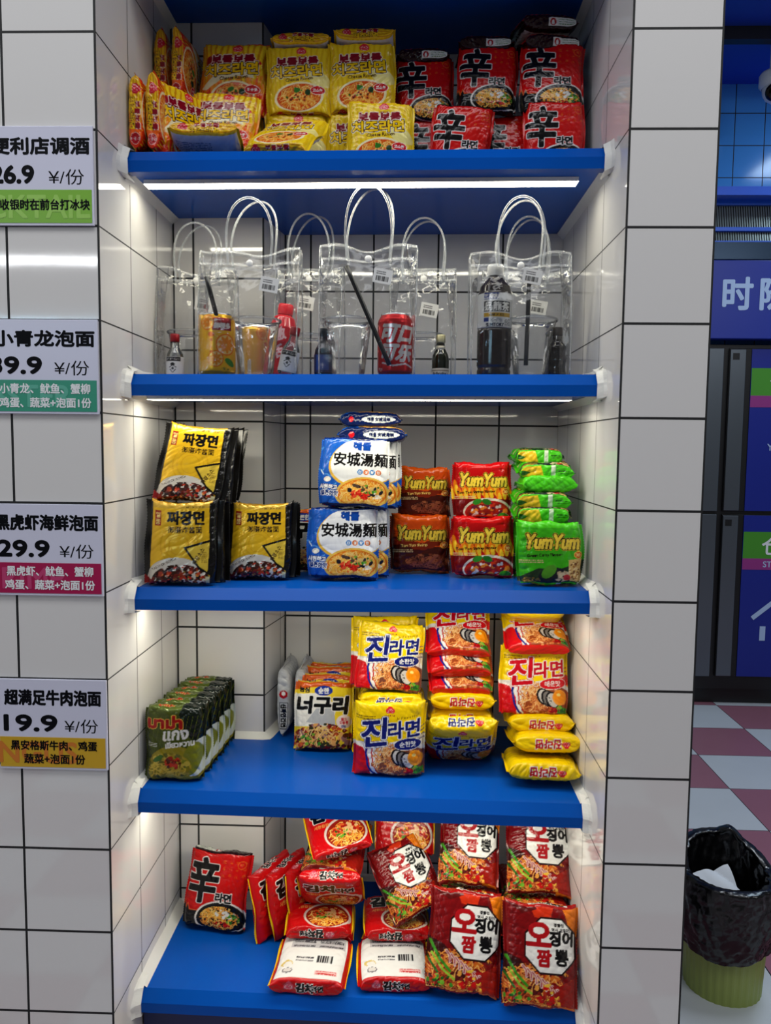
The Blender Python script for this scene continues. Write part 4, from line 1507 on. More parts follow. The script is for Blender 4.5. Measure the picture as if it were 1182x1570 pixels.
for i, t in enumerate(['lowest', 'second', 'third', 'topmost']):
    pack('jin_spicy', 708 + 2 * (i % 2), 1110 - 8 * i, (.310, .300, .272, .265)[i], z + .036 * i, 'yellow ramen pack lying face down behind the tipped one, %s of four' % t, G, 'S', lean=-86, sc=1.0)
for i, (t, u) in enumerate((('lowest', 708), ('middle', 706), ('highest', 704))):
    pack('jin_spicy', u, 1050 - 35 * i, .272 + .004 * i, z + .140 + .040 * i, 'red and yellow ramen pack tipped back in the middle stack, %s of three' % t, G, lean=60 - 6 * i, sc=.96, yaw=[0, 1, -2][i])
G = 'ramen packs in the right stack'
pack('jin_spicy', 838, 1180, .160, z, 'yellow ramen pack lying face down, lowest by the right wall', G, 'S', lean=-82, sc=1.03, yaw=-3)
pack('jin_spicy', 842, 1142, .195, z + .040, 'yellow ramen pack lying face down, second by the right wall', G, 'S', lean=-80, sc=1.02)
pack('jin_spicy', 832, 1115, .235, z + .078, 'yellow ramen pack lying face down, third by the right wall', G, 'S', lean=-86, sc=.98)
pack('jin_spicy', 822, 1060, .252, z + .110, 'red lettered ramen pack standing upright on the flat yellow ones', G, lean=18, roll=2, sc=1.0)
pack('jin_spicy', 826, 1000, .262, z + .236, 'red and yellow ramen pack tipped back, lower of the two under the shelf', G, lean=64, sc=.95)
pack('jin_spicy', 824, 965, .262, z + .270, 'yellow edged ramen pack tipped back, upper of the two under the shelf', G, 'T', lean=22, sc=.92, yaw=-4)

# ------------------------------------------------------------------ shelf 5 (lowest)
CUR[0] = 5
z = SH[5]
pack('shin', 328, 1360, .285, z, 'red noodle pack standing alone in the left corner', None, lean=17, roll=3, sc=1.03, yaw=-6)
G = 'red kimchi noodle packs'
pack('kimchi', 410, 1345, .262, z, 'red kimchi pack standing sideways with yellow edge out, leftmost of three', G, lean=10, yaw=64, sc=.98)
pack('kimchi', 436, 1345, .268, z, 'red kimchi pack standing sideways with yellow edge out, middle of three', G, lean=10, yaw=64, sc=.98)
pack('kimchi', 466, 1340, .285, z, 'red kimchi pack standing sideways with yellow edge out, rightmost of three', G, lean=8, yaw=64, sc=.98)
pack('kimchi', 471, 1480, .108, z, 'red kimchi pack lying face down with white back, left of the pair', G, 'B', lean=0, yaw=-2, sc=1.0)
pack('kimchi', 602, 1468, .125, z, 'red kimchi pack lying face down with white back, right of the pair', G, 'B', lean=0, yaw=3, sc=.97)
pack('kimchi', 488, 1430, .252, z, 'red kimchi pack lying flat and mostly hidden behind the left white back', G, 'F', yaw=3, sc=.94)
pack('kimchi', 484, 1418, .222, z + .034, 'red kimchi pack lying face up behind the left white back, strip with lettering out', G, 'F', yaw=3, sc=.94)
pack('kimchi', 504, 1370, .226, z + .068, 'red kimchi pack tipped forward behind the left white back, over the lettered strip', G, 'S', lean=-40, sc=.92)
pack('squid', 512, 1320, .268, z + .140, 'red and orange squid noodle pack lying on the kimchi stack', None, 'F', yaw=-6, sc=.94, lean=10)
pack('kimchi', 512, 1285, .256, z + .186, 'red kimchi pack tipped on top of the left stack', G, lean=62, roll=-26, yaw=-10, sc=.88)
pack('kimchi', 606, 1415, .252, z, 'red kimchi pack lying face down behind the right white back', G, 'S', lean=-86, sc=.90, yaw=-4)
pack('kimchi', 608, 1400, .228, z + .034, 'red kimchi pack lying face up under the tilted squid pack', G, 'F', sc=.92, yaw=4)
G = 'squid noodle packs with white octagon'
pack('squid', 624, 1355, .228, z + .070, 'squid noodle pack with white octagon, turned sideways over the white back', G, lean=42, roll=-26, sc=.88)
pack('kimchi', 620, 1290, .330, z + .165, 'red kimchi pack leaning behind the turned squid pack', 'red kimchi noodle packs', lean=30, sc=.88)
pack('squid', 716, 1440, .118, z, 'squid noodle pack with white octagon at the shelf edge, left of the pair', G, lean=24, roll=7, sc=1.05, yaw=4)
pack('squid', 836, 1458, .096, z, 'squid noodle pack with white octagon at the shelf edge, right of the pair', G, lean=24, roll=3, sc=1.04)
for i, t in enumerate(['lowest', 'second', 'third', 'fourth']):
    pack('squid', 724, 1400 - 25 * i, .240, z + .035 * i, 'dark red squid noodle pack lying flat behind the left front, %s of four' % t, G, 'F', sc=.92)
    pack('squid', 826, 1400 - 25 * i, .220, z + .035 * i, 'dark red squid noodle pack lying flat behind the right front, %s of four' % t, G, 'F', sc=.94)
pack('squid', 724, 1295, .252, z + .142, 'squid noodle pack leaning on top of the left flat stack', G, lean=36, sc=.92, roll=4)
pack('squid', 832, 1320, .230, z + .140, 'squid noodle pack leaning on top of the right flat stack', G, lean=34, sc=.98, roll=3)
#%%DRINKS
# ------------------------------------------------------------------ shelf 2: drinks, cups and straws inside clear bags
z2 = SH[2]
PVC = clear_mat('clear_bag_film', (0.985, 0.988, 0.99), 0.05, 0.6, 0.008, 0.75, 30.0, 0.008)
HEM = clear_mat('stitched_bag_edge', (0.95, 0.96, 0.97), 0.15, 1.0, 0.20, 0.5, 400.0, 0.05)
TUBE = clear_mat('clear_handle_tube', (0.94, 0.955, 0.97), 0.12, 0.7, 0.24, 0.0, 1, 0.02)
CUPM = clear_mat('clear_cup_plastic', (0.955, 0.96, 0.965), 0.05, 0.9, 0.03, 0.12, 60.0, 0.02)
GLASS = clear_mat('clear_bottle_glass', (0.90, 0.93, 0.94), 0.03, 1.4, 0.05, 0.0, 1, 0.04)
SNAP = mat('white_snap', (236, 236, 234), 0.3)
LABELP = attr_mat('printed_label', 0.35, 0.0, 0.0)
CANM = attr_mat('printed_can', 0.22, 0.55, 0.0, spec=0.6)
ALU = mat('brushed_aluminium', (196, 198, 202), 0.25, 1.0)
STRAW = mat('black_straw_plastic', (20, 20, 22), 0.3)


def lathe_print(name, prof, a, m, parent=None, seg=120, turn=0.0):
    """a turned body whose skin carries printed artwork; artwork y follows the profile height in mm"""
    prof = np.array(prof, dtype=float)
    n = len(prof)
    ang = np.linspace(0, 2 * math.pi, seg, endpoint=False)
    th = ang - math.pi / 2 + turn
    V = np.stack([prof[:, 0][:, None] * np.cos(th - math.pi)[None], prof[:, 0][:, None] * np.sin(th - math.pi)[None], np.broadcast_to(prof[:, 1][:, None], (n, seg))], -1)
    xm = np.broadcast_to((ang / (2 * math.pi) * a.W)[None], (n, seg))
    ym = np.broadcast_to((prof[:, 1] * 1000)[:, None], (n, seg))
    col = a.sample(xm, np.clip(ym, a.y0, a.y1 - .3)).reshape(-1, 3)
    idx = np.arange(n * seg).reshape(n, seg)
    nx = np.roll(idx, -1, 1)
    F = np.stack([idx[:-1], nx[:-1], nx[1:], idx[1:]], -1).reshape(-1, 4)
    return link(name, new_mesh(name, V.reshape(-1, 3), F, [m], None, True, col), parent)


def dense(prof, step=.0012):
    out = []
    for (ra, za), (rb, zb) in zip(prof[:-1], prof[1:]):
        n = max(1, int(math.hypot(rb - ra, zb - za) / step))
        out += [(ra + (rb - ra) * i / n, za + (zb - za) * i / n) for i in range(n)]
    return out + [prof[-1]]


def art_can_orange():
    a = Art(207, 118, 0, (246, 188, 26), 0, 118)
    c = 103
    a.rect(c - 4, c + 34, 84, 107, (150, 24, 40))
    a.text('统一', c + 6, 102, 6, WHT, bold=.4)
    a.text('鲜橙多', c + 15, 92, 10, WHT, bold=.8)
    for x, y, r in ((c - 14, 98, 14), (c + 22, 58, 20), (c + 2, 32, 15)):
        a.ell(x, y, r, r, (240, 130, 20))
        a.ell(x, y, r * .86, r * .86, (250, 214, 130))
        for k in range(9):
            an = k * 40
            a.ell(x + r * .45 * math.cos(R_(an)), y + r * .45 * math.sin(R_(an)), r * .36, r * .17, (244, 150, 30), an)
    a.ell(c - 6, 76, 6, 5, (220, 110, 20))
    for k, ch in enumerate('橙汁饮料'):
        a.text(ch, c - 6, 66 - k * 7, 6, (190, 90, 20), bold=.3)
    a.ell(c + 30, 26, 12, 6, (70, 140, 50), -30)
    a.text('450mL', c + 22, 14, 5, (60, 110, 60), bold=.2)
    a.rect(c - 46, c - 38, 14, 44, (236, 236, 230))
    return a


def art_can_cola():
    a = Art(207, 118, 0, (196, 14, 28), 0, 118)
    c = 103
    for ch, y in (('可口', 78), ('可乐', 44)):
        a.text(ch, c, y, 30, (240, 238, 238), bold=2.0, skew=.3, rot=-3)
    a.stroke([(c - 30, 26), (c - 8, 20), (c + 16, 24), (c + 34, 18)], 3, (240, 238, 238))
    a.text('汽水', c - 36, 14, 6, (240, 220, 220), bold=.3)
    a.rect(c - 52, c - 46, 10, 40, (226, 200, 200))
    return a


def can(label, group, u, Y, art, name='drink_can', turn=0.0):
    p = [(.0, .0), (.024, .0), (.026, .003), (.0325, .010), (.033, .014), (.033, .100), (.0315, .106), (.0275, .1125), (.027, .114)]
    o = lathe_print(name, dense(p), art, CANM, None, 140, turn)
    x = at(u, 530, Y)[0]
    o.location = (x, Y + .033, zs(2, x))
    mb = MB()
    mb.lathe([(.0, .1115), (.022, .1115), (.0245, .113), (.0262, .1165), (.0272, .1160), (.0272, .113)], 48)
    mb.build('lid', ALU, o, smooth=True)
    mb = MB()
    mb.box(-.006, .006, -.012, .008, .1118, .1126)
    mb.build('pull_tab', ALU, o, bevel=.0005)
    return tag(o, label, 'drink can', group)


def cup(label, u, Y, sc=1.0):
    p = [(.0, .002), (.028, .002), (.030, .0), (.0315, .004)]
    for i in range(14):
        t = i / 13
        p.append((.0315 + .0125 * t, .004 + .098 * t))
    p += [(.0465, .1035), (.0468, .106), (.0452, .107), (.0445, .104)]
    mb = MB()
    mb.lathe([(r * sc, z * sc) for r, z in p], 64)
    o = mb.build('plastic_cup', CUPM, smooth=True)
    x = at(u, 530, Y)[0]
    o.location = (x, Y + .045 * sc, zs(2, x) + .001)
    mb = MB()
    mb.lathe([(.0462 * sc, .1015 * sc), (.0476 * sc, .1025 * sc), (.0480 * sc, .1045 * sc), (.0472 * sc, .1062 * sc), (.0455 * sc, .106 * sc)], 64)
    mb.build('rim', HEM, o, smooth=True)
    return tag(o, label, 'cup', 'clear plastic cups inside the bags')


def straw(label, p0, p1, r=.0042):
    mb = MB()
    mb.tube(densify([p0, p1], 8), r, 14)
    return tag(mb.build('drinking_straw', STRAW, smooth=True), label, 'straw', 'black straws inside the bags')


def small_bottle(label, u, Y, kind_, tilt=0.0):
    x = at(u, 530, Y)[0]
    a = Art(100, 100, 0, (30, 30, 34), 0, 100)
    c = 50
    if kind_ == 'vodka':
        a = Art(100, 100, 0, (236, 236, 234), 0, 100)
        a.rect(c - 15, c + 15, 36, 44, (24, 24, 28))
        a.text('SMIRNOFF', c, 40, 4.5, WHT, bold=.2, w=25)
        a.ell(c, 30, 4, 3, BLK)
        a.stroke([(c - 6, 24), (c, 28), (c + 6, 24)], 1.2, BLK)
        a.stroke([(c - 5, 20), (c, 14), (c + 5, 20)], 1.2, BLK)
        a.ell(c, 22, 2.4, 2.4, (60, 60, 64))
    body_p = [(.0, .001), (.0145, .001), (.0165, .004), (.0168, .040), (.0155, .050), (.0088, .063), (.0078, .072), (.0080, .083)]
    if kind_ == 'vodka':
        mb = MB()
        mb.lathe(dense(body_p, .004), 40)
        o = mb.build('spirit_bottle', GLASS, smooth=True)
        lp = [(.0171, .006), (.0173, .007), (.0173, .0435), (.0171, .0445)]
        lb = lathe_print('label', dense(lp), a, LABELP, o, 80)
        n = len(lb.data.polygons)
        cap = (.0092, (150, 16, 30))
    else:
        col = {'navy': (14, 22, 44), 'whisky': (22, 26, 16), 'brown': (22, 16, 14)}[kind_]
        mb = MB()
        pr = body_p if kind_ != 'brown' else [(.0, .001), (.0155, .001), (.017, .004), (.0155, .018), (.0168, .030), (.0150, .046), (.0165, .054), (.009, .064), (.0085, .080)]
        mb.lathe(dense(pr, .004), 40)
        o = mb.build('spirit_bottle', mat('glass_' + kind_, col, 0.06, spec=0.8), smooth=True)
        cap = (.0092, {'navy': (16, 24, 36), 'whisky': (196, 190, 150), 'brown': (40, 28, 22)}[kind_])
        if kind_ == 'whisky':
            a = Art(100, 100, 0, (206, 200, 186), 0, 100)
            a.text("Ballantine's", c, 14, 5.5, (40, 40, 40), bold=.3, w=30)
            a.rect(0, 100, 19, 20.5, (90, 70, 40))
            lathe_print('label', dense([(.0171, .005), (.0172, .006), (.0172, .023), (.0171, .024)]), a, LABELP, o, 80)
            mb = MB()
            mb.lathe([(.0082, .060), (.0095, .060), (.0092, .066), (.0084, .068)], 32)
            mb.build('neck_band', mat('cream_paper', (206, 200, 180), 0.5), o, smooth=True)
        elif kind_ == 'navy':
            a = Art(100, 100, 0, (20, 40, 84), 0, 100)
            a.rect(c - 12, c + 12, 12, 40, (30, 70, 130))
            lathe_print('label', dense([(.0171, .008), (.0172, .009), (.0172, .040), (.0171, .041)]), a, LABELP, o, 80)
    mb = MB()
    mb.lathe([(.0086, .074), (cap[0], .075), (cap[0], .088), (.0082, .0895), (.0, .0897)], 40)
    mb.build('cap', mat('cap_' + kind_, cap[1], 0.3, 0.2), o, smooth=True)
    o.location = (x, Y + .018, zs(2, x) + .0005 + abs(math.sin(R_(tilt))) * .0165)
    o.rotation_euler = (0, R_(tilt), 0)
    return tag(o, label, 'bottle', 'small spirit bottles inside the bags')


def big_bottle(label, u, Y, oolong, tilt=0.0):
    x = at(u, 530, Y)[0]
    if oolong:
        a = Art(201, 190, 0, (34, 20, 18), 0, 190)
        c = 96
        a.rect(c - 60, c + 60, 88, 150, (214, 216, 216))
        a.rect(c - 20, c + 8, 138, 149, (24, 50, 120))
        a.text('三得利', c - 6, 143.5, 8, WHT, bold=.5, sx=1.1)
        a.rect(c - 20, c + 34, 116, 135, (30, 28, 32))
        a.text('烏龍茶', c + 6, 125.5, 16, (236, 236, 232), bold=.7, w=48)
        a.rect(c - 20, c + 34, 107, 114, (186, 150, 40))
        a.text('低糖·无能量', c + 6, 110.5, 5, (40, 30, 20), bold=.2)
        a.rect(c - 20, c - 10, 98, 105, (24, 50, 120))
        a.fine(c - 6, c + 16, 98, 105, (50, 60, 90), 3)
        a.text('SUNTORY', c + 2, 92.5, 5.5, (24, 30, 60), bold=.5, w=34)
        a.fine(c + 20, c + 34, 92, 104, (30, 30, 34), 5)
        p = [(.0, .0), (.026, .0), (.031, .005), (.031, .012), (.0295, .016), (.0315, .022), (.0315, .084), (.0300, .087), (.0318, .089), (.0318, .150), (.030, .153), (.0270, .165), (.0150, .178), (.0125, .182), (.0125, .188)]
        top, capc = .188, (232, 232, 230)
    else:
        a = Art(201, 190, 0, (190, 20, 44), 0, 190)
        c = 100
        for k, ch in enumerate('激活'):
            a.text(ch, c, 86 - 34 * k, 24, (240, 200, 210), bold=1.2, rot=20)
        a.rect(0, 201, 6, 10, (150, 10, 30))
        p = [(.0, .0), (.025, .0), (.028, .004), (.028, .05), (.025, .060), (.028, .072), (.0275, .100), (.020, .120), (.0125, .126), (.0125, .130)]
        top, capc = .130, (214, 20, 40)
    o = lathe_print('drink_bottle', dense(p), a, attr_mat('bottle_skin', 0.12, 0, 0, spec=0.7), None, 120)
    r = .0145
    mb = MB()
    mb.lathe([(r, top - .004), (r + .0006, top), (r + .0006, top + .013), (r - .001, top + .016), (0, top + .0165)], 48)
    mb.build('cap', mat('bottle_cap_%d' % oolong, capc, 0.35), o, smooth=True)
    o.location = (x, Y + .032, zs(2, x) + .0005 + abs(math.sin(R_(tilt))) * .026)
    o.rotation_euler = (0, R_(tilt), 0)
    return tag(o, label, 'bottle')


def bag(label, u, Y, w, h, d=.085, yaw=0.0, seed=0, handle=.075, tagpos=(.25, .72)):
    x = at(u, 480, Y)[0]
    rng = np.random.default_rng(seed)
    nf, nside, nr = 44, 14, 48
    t = np.linspace(0, 1, nr)[:, None]
    dd = d / 2 * (1 - .80 * t ** 1.6) + .001
    ww = w / 2 * (1 + .04 * t)
    fold = .45 * d * t ** 1.2
    def side(sx):
        q = np.linspace(0, 1, nside, endpoint=False)[None]
        tri = 1 - np.abs(2 * q - 1)
        return sx * (ww - fold * tri * .55) + 0 * q, (-dd + 2 * dd * q) * (1 if sx > 0 else -1)
    q = np.linspace(-1, 1, nf, endpoint=False)[None]
    bulge = .010 * (1 - q ** 2) * np.sin(np.pi * np.clip(t * 1.1, 0, 1))
    fx, fy = ww * q, -dd - bulge
    bx, by = -ww * q, dd + bulge
    s1x, s1y = side(1)
    s2x, s2y = side(-1)
    Xg = np.concatenate([fx, s1x, bx, s2x], 1)
    Yg = np.concatenate([fy, s1y, by, s2y], 1)
    sag = -.010 * np.exp(-(Xg / (w * .3)) ** 2) * t ** 6 + .004 * np.sin(Xg * 60 + seed) * t ** 8
    Zg = h * t + sag
    P = np.stack([Xg, Yg, Zg], -1) * 1000
    ws = wrinkles(rng, 4, 35, 90, 3.2) + wrinkles(rng, 3, 18, 36, 1.6)
    dsp = wr(P, ws) * np.sin(np.pi * np.clip(t * .97 + .03, 0, 1)) ** .5
    P[..., 1] += dsp * np.where(np.arange(Xg.shape[1])[None] < nf + nside, -1, 1)
    P /= 1000
    n = Xg.shape[1]
    idx = np.arange(nr * n).reshape(nr, n)
    nx = np.roll(idx, -1, 1)
    F = np.stack([idx[:-1], nx[:-1], nx[1:], idx[1:]], -1).reshape(-1, 4)
    root = empty('gift_bag', (x, Y + d / 2 + .012, zs(2, x) + .0012), (0, 0, R_(yaw)))
    body = link('bag_body', new_mesh('bag_body', P.reshape(-1, 3), F, [PVC], None, True), root)
    base = MB()
    base.quad([tuple(P[0, i]) for i in (0, nf, nf + nside, 2 * nf + nside)])
    base.build('bag_base', PVC, root)
    for cidx in (0, nf, nf + nside, 2 * nf + nside):
        mb = MB()
        pts = P[:, cidx]
        mb.tube([tuple(p) for p in pts[::2]], .0013, 6)
        mb.build('seam', HEM, root, smooth=True)
    for lo, hi in ((0, nf + 1), (nf + nside, 2 * nf + nside + 1)):
        mb = MB()
        ed = [i % n for i in range(lo, hi)]
        for i, j in zip(ed[:-1], ed[1:]):
            for r0, r1 in ((nr - 7, nr - 6), (nr - 2, nr - 1)):
                k = -.0006 if lo == 0 else .0006
                a_, b_, c_, d_ = P[r0, i] + (0, k, 0), P[r0, j] + (0, k, 0), P[r1, j] + (0, k, 0), P[r1, i] + (0, k, 0)
                mb.quad([a_, b_, c_, d_])
        mb.build('top_hem', HEM, root, smooth=True)
    for sgn, off in ((-1, 0.0), (1, .012)):
        mb = MB()
        xx = .039
        row = int(nr * .86)
        ci = int(nf * (.5 - xx / w))
        yb = (P[row, ci][1] - .003) if sgn < 0 else (P[row, nf + nside + ci][1] + .003)
        pts = [(-xx, yb, h * .87), (-xx - .001, yb, h * .95)]
        for k in range(13):
            an = math.pi * (1 - k / 12)
            pts.append((xx * 1.08 * math.cos(an) + off * math.sin(an), yb + .004 * sgn * math.sin(an), h + .012 + (handle + off * .6) * math.sin(an) ** .8))
        pts += [(xx + .001, yb, h * .95), (xx, yb, h * .87)]
        sm = []
        for i in range(len(pts) - 1):
            for k in range(4):
                f = k / 4
                p0, p1, p2, p3 = [Vector(pts[min(max(i + o, 0), len(pts) - 1)]) for o in (-1, 0, 1, 2)]
                sm.append(.5 * ((2 * p1) + (-p0 + p2) * f + (2 * p0 - 5 * p1 + 4 * p2 - p3) * f * f + (-p0 + 3 * p1 - 3 * p2 + p3) * f ** 3))
        mb.tube(sm + [Vector(pts[-1])], .0021, 10)
        mb.build('handle', TUBE, root, smooth=True)
    mb = MB()
    ys_ = P[int(nr * .88), nf // 2][1]
    mb.lathe([(.0, .0024), (.0045, .0022), (.0062, .0012), (.0064, .0)], 24)
    sb = mb.build('snap_button', SNAP, root, smooth=True)
    sb.rotation_euler = (R_(90), 0, 0)
    sb.location = (0, ys_, h * .88)
    a = Art(34, 26, 0, (240, 240, 238), 0, 26)
    a.barcode(5, 29, 4, 13)
    a.fine(5, 22, 16, 23, (70, 70, 72), 2)
    i, j = int(nr * tagpos[1]), int(nf * tagpos[0])
    X2, Z2 = np.meshgrid(np.linspace(0, 34, 70), np.linspace(0, 26, 54))
    an = R_(-10)
    V = np.stack([(X2 * math.cos(an) - Z2 * math.sin(an)) / 1000, -.0015 + 0 * X2, (X2 * math.sin(an) + Z2 * math.cos(an)) / 1000], -1)
    p = P[i, j]
    ix = np.clip((((V[..., 0] + p[0]) / ww.max() + 1) / 2 * nf).astype(int), 0, nf - 1)
    iz = np.clip(((V[..., 2] + p[2]) / h * nr).astype(int), 0, nr - 1)
    V[..., 1] = min(P[iz, ix, 1].min(), p[1]) - .0012
    V[..., 0] += p[0]
    V[..., 2] += p[2]
    id_ = np.arange(V.shape[0] * V.shape[1]).reshape(V.shape[:2])
    F = np.stack([id_[:-1, :-1], id_[:-1, 1:], id_[1:, 1:], id_[1:, :-1]], -1).reshape(-1, 4)
    link('price_tag', new_mesh('price_tag', V.reshape(-1, 3), F, [LABELP], None, False, a.sample(X2, Z2).reshape(-1, 3)), root)
    return tag(root, label, 'gift bag', 'clear gift bags on the second shelf')


bag('clear bag holding the orange can, front of the left group', 376, .135, .178, .232, seed=3, tagpos=(.62, .66))
bag('clear bag holding only a cup and small bottle at the left wall', 292, .250, .150, .225, seed=5, yaw=4, handle=.07, tagpos=(.5, .62))
bag('clear bag behind, between the orange can bag and cola bag', 470, .270, .130, .232, seed=8, yaw=-3, handle=.085, tagpos=(.35, .62))
bag('clear bag holding the red cola can, front of the middle group', 562, .135, .172, .240, seed=11, handle=.088, tagpos=(.55, .70))
bag('clear bag with the whisky miniature, behind the cola bag', 648, .255, .125, .228, seed=14, yaw=3, handle=.075, tagpos=(.45, .55))
bag('clear bag holding the oolong tea, front of the right group', 801, .135, .176, .226, seed=17, handle=.080, tagpos=(.52, .74))
bag('clear bag right behind the oolong tea bag', 812, .262, .168, .222, seed=21, yaw=-2, handle=.085, tagpos=(.5, .60))
can('yellow orange juice can with maroon label, in the front left bag', 'drink cans inside the bags', 327, .160, art_can_orange(), turn=R_(4))
can('yellow orange juice can half hidden behind the clear cup', 'drink cans inside the bags', 384, .290, art_can_orange(), turn=R_(70))
can('red cola can with white lettering in the middle bag', 'drink cans inside the bags', 605, .165, art_can_cola(), turn=R_(10))
cup('clear cup beside the yellow juice can', 385, .150)
cup('clear cup in the bag at the left wall', 282, .270, .95)
cup('clear cup beside the red cola can', 530, .148)
cup('clear cup in the bag behind, between the left and middle groups', 468, .290, .9)
cup('clear cup with the whisky miniature behind the cola bag', 648, .275, .9)
cup('clear cup beside the oolong tea bottle', 820, .150)
small_bottle('clear spirit miniature with red cap at the left wall', 264, .240, 'vodka', 0)
small_bottle('clear spirit miniature with red cap tilted in the front left bag', 436, .165, 'vodka', 12)
small_bottle('navy spirit miniature beside the cup in the middle bag', 494, .170, 'navy', 0)
small_bottle('dark whisky miniature with cream label behind the cola bag', 676, .255, 'whisky', 0)
small_bottle('dark brown spirit miniature right of the cup in the oolong bag', 857, .160, 'brown', 0)
big_bottle('oolong tea bottle with white label in the right bag', 760, .160, True)
big_bottle('red drink bottle tilted behind the cup in the left bag', 419, .240, False, 8)
straw('black straw leaning above the yellow juice can', tuple(at(316, 424, .155)), tuple(at(352, 560, .185)))
straw('black straw leaning from the middle bag cup to the cola can', tuple(at(531, 408, .140)), tuple(at(597, 560, .152)))
straw('black straw standing behind the oolong tea label', tuple(at(812, 418, .215)), tuple(at(806, 560, .195)))
#%%AISLE
# ------------------------------------------------------------------ the aisle beyond the pillar
YF = 3.6
STEEL = mat('brushed_steel', (112, 120, 128), 0.32, 0.9, bump=0.05, bscale=30)
DARK = mat('black_fridge_body', (10, 11, 14), 0.4)
BLUED = mat('blue_poster', (14, 36, 140), 0.35, var=0.05, bscale=20)
GRN, MAG = mat('poster_green', (70, 150, 40), 0.4), mat('poster_magenta', (150, 50, 130), 0.4)
LINK = mat('pale_blue_ink', (176, 200, 236), 0.4)
fr = empty('refrigerator', (2.9, YF + .3, 0))


def fpart(name, boxes, m, parent=fr, bevel=.003):
    mb = MB()
    base = Vector((2.9, YF + .3, 0)) if parent is fr or parent.parent is fr else Vector((0, 0, 0))
    for x0, x1, y0, y1, z0, z1 in boxes:
        mb.box(x0 - base.x, x1 - base.x, y0 - base.y, y1 - base.y, z0, z1)
    return mb.build(name, m, parent, bevel=bevel)


fpart('cabinet', [(1.9, 4.0, YF + .01, 3.95, .10, 2.24)], DARK)
fpart('plinth', [(1.92, 3.98, YF + .05, 3.93, .0, .10)], DARK)


def ftext(s, x, z, h, m, name, parent, bold=0.0, w=None, rot=0.0):
    o = text_mesh(s, x - 2.9, z, h, m, name, parent, y=-.3 - .0145, bold=bold, w=w)
    return o


for z0, z1 in ((1.225, 2.215), (.185, 1.205)):
    fpart('door', [(1.92, 2.296, YF - .010, YF + .01, z0, z1)], STEEL)
    d = fpart('door', [(2.33, 3.2, YF - .006, YF + .01, z0, z1)], DARK)
    h_ = fpart('grip_strip', [(2.332, 2.424, YF - .020, YF - .006, z0 + .006, z1 - .006)], STEEL, d)
    mb = MB()
    fpart('grip_label', [(2.345, 2.385, YF - .0206, YF - .020, z1 - .07, z1 - .03)], DARK, d, 0)
    fpart('poster', [(2.462, 3.18, YF - .012, YF - .006, z0 + .004, z1 - .004)], BLUED, d, .001)
    zt = z1 - (.118 if z0 > 1 else .105)
    fpart('poster_band', [(2.464, 3.178, YF - .0135, YF - .012, zt - .165, zt)], GRN, d, 0)
    fpart('poster_band', [(2.464, 3.178, YF - .0135, YF - .012, zt - .235, zt - .165)], MAG, d, 0)
    ftext('仓储', 2.70, zt - .085, .115, WINK, 'poster_lettering', d, bold=.02)
    ftext('STORE', 2.665, zt - .200, .036, LINK, 'poster_lettering', d, bold=.015)
    if z0 < 1:                          # a pale house outline on the lower poster
        mb = MB()
        for (xa, za), (xb, zb) in (((2.54, .56), (2.66, .66)), ((2.66, .66), (2.78, .56))):
            dx, dz = xb - xa, zb - za
            L = math.hypot(dx, dz)
            nx_, nz_ = -dz / L * .014, dx / L * .014
            y = YF - .0145 - (YF + .3)
            mb.quad([(xa - 2.9 - nx_, y, za - nz_), (xb - 2.9 - nx_, y, zb - nz_), (xb - 2.9 + nx_, y, zb + nz_), (xa - 2.9 + nx_, y, za + nz_)])
        mb.box(2.59 - 2.9, 2.625 - 2.9, YF - .0146 - YF - .3, YF - .0135 - YF - .3, .42, .51)
        mb.build('poster_mark', LINK, d)
    else:
        ftext('YAKI', 2.64, 1.62, .04, LINK, 'poster_lettering', d, bold=.01)
tag(fr, 'steel and black refrigerator with blue poster doors behind the pillar', 'refrigerator')

sb = empty('sign_board', (2.9, YF - .02, 2.5))
mb = MB()
mb.box(-1.0, 1.1, -.04, .04, -.235, .225)
mb.build('panel', mat('blue_sign_panel', (16, 44, 150), 0.4, var=.04, bscale=10), sb, bevel=.004)
text_mesh('时', 2.235 - 2.9 + .105, 2.565 - 2.5 - .035, .185, LINK, 'lettering', sb, y=-.0415, bold=.03, w=.17)
text_mesh('随', 2.465 - 2.9 + .105, 2.565 - 2.5 - .035, .185, LINK, 'lettering', sb, y=-.0415, bold=.03, w=.19)
text_mesh('地', 2.71 - 2.9 + .105, 2.565 - 2.5 - .035, .185, LINK, 'lettering', sb, y=-.0415, bold=.03, w=.19)
tag(sb, 'blue sign with pale lettering above the refrigerator', 'sign')
mb = MB()
mb.box(1.9, 4.0, YF - .04, YF + .35, 2.735, 2.835)
tag(mb.build('header_beam', mat('dark_teal_metal', (18, 46, 70), 0.25, 0.5, var=.1, bscale=8)), 'dark teal metal beam over the blue sign', 'beam')

gr = empty('ventilation_grille', (2.9, YF, 2.84))
for x0, x1 in ((-.75, -.29), (-.25, .24), (.28, .8)):
    mb = MB()
    for x in np.arange(x0 + .02, x1 - .02, .0145):
        mb.quad([(x, .02, .012), (x + .0085, .02, .012), (x + .0085, .08, .255), (x, .08, .255)])
    mb.build('grille_panel', mat('grille_bar', (120, 128, 124), 0.35, 0.6), gr)
mb = MB()
mb.box(-.8, .85, .10, .12, 0, .26)
mb.build('back_plate', mat('dark_void', (22, 24, 28), 0.6), gr)
mb = MB()
for x in (-.79, -.27, .26, .82):
    mb.prism([(.0, .0), (.03, .0), (.09, .26), (.06, .26)], x - .02, x + .02)
for zz in (.0, .085, .25):
    y = .06 * zz / .26
    mb.box(-.81, .84, y - .004, y + .03, zz - .012, zz + .012)
mb.build('frame', mat('bright_blue_frame', (36, 96, 210), 0.3), gr, bevel=.002)
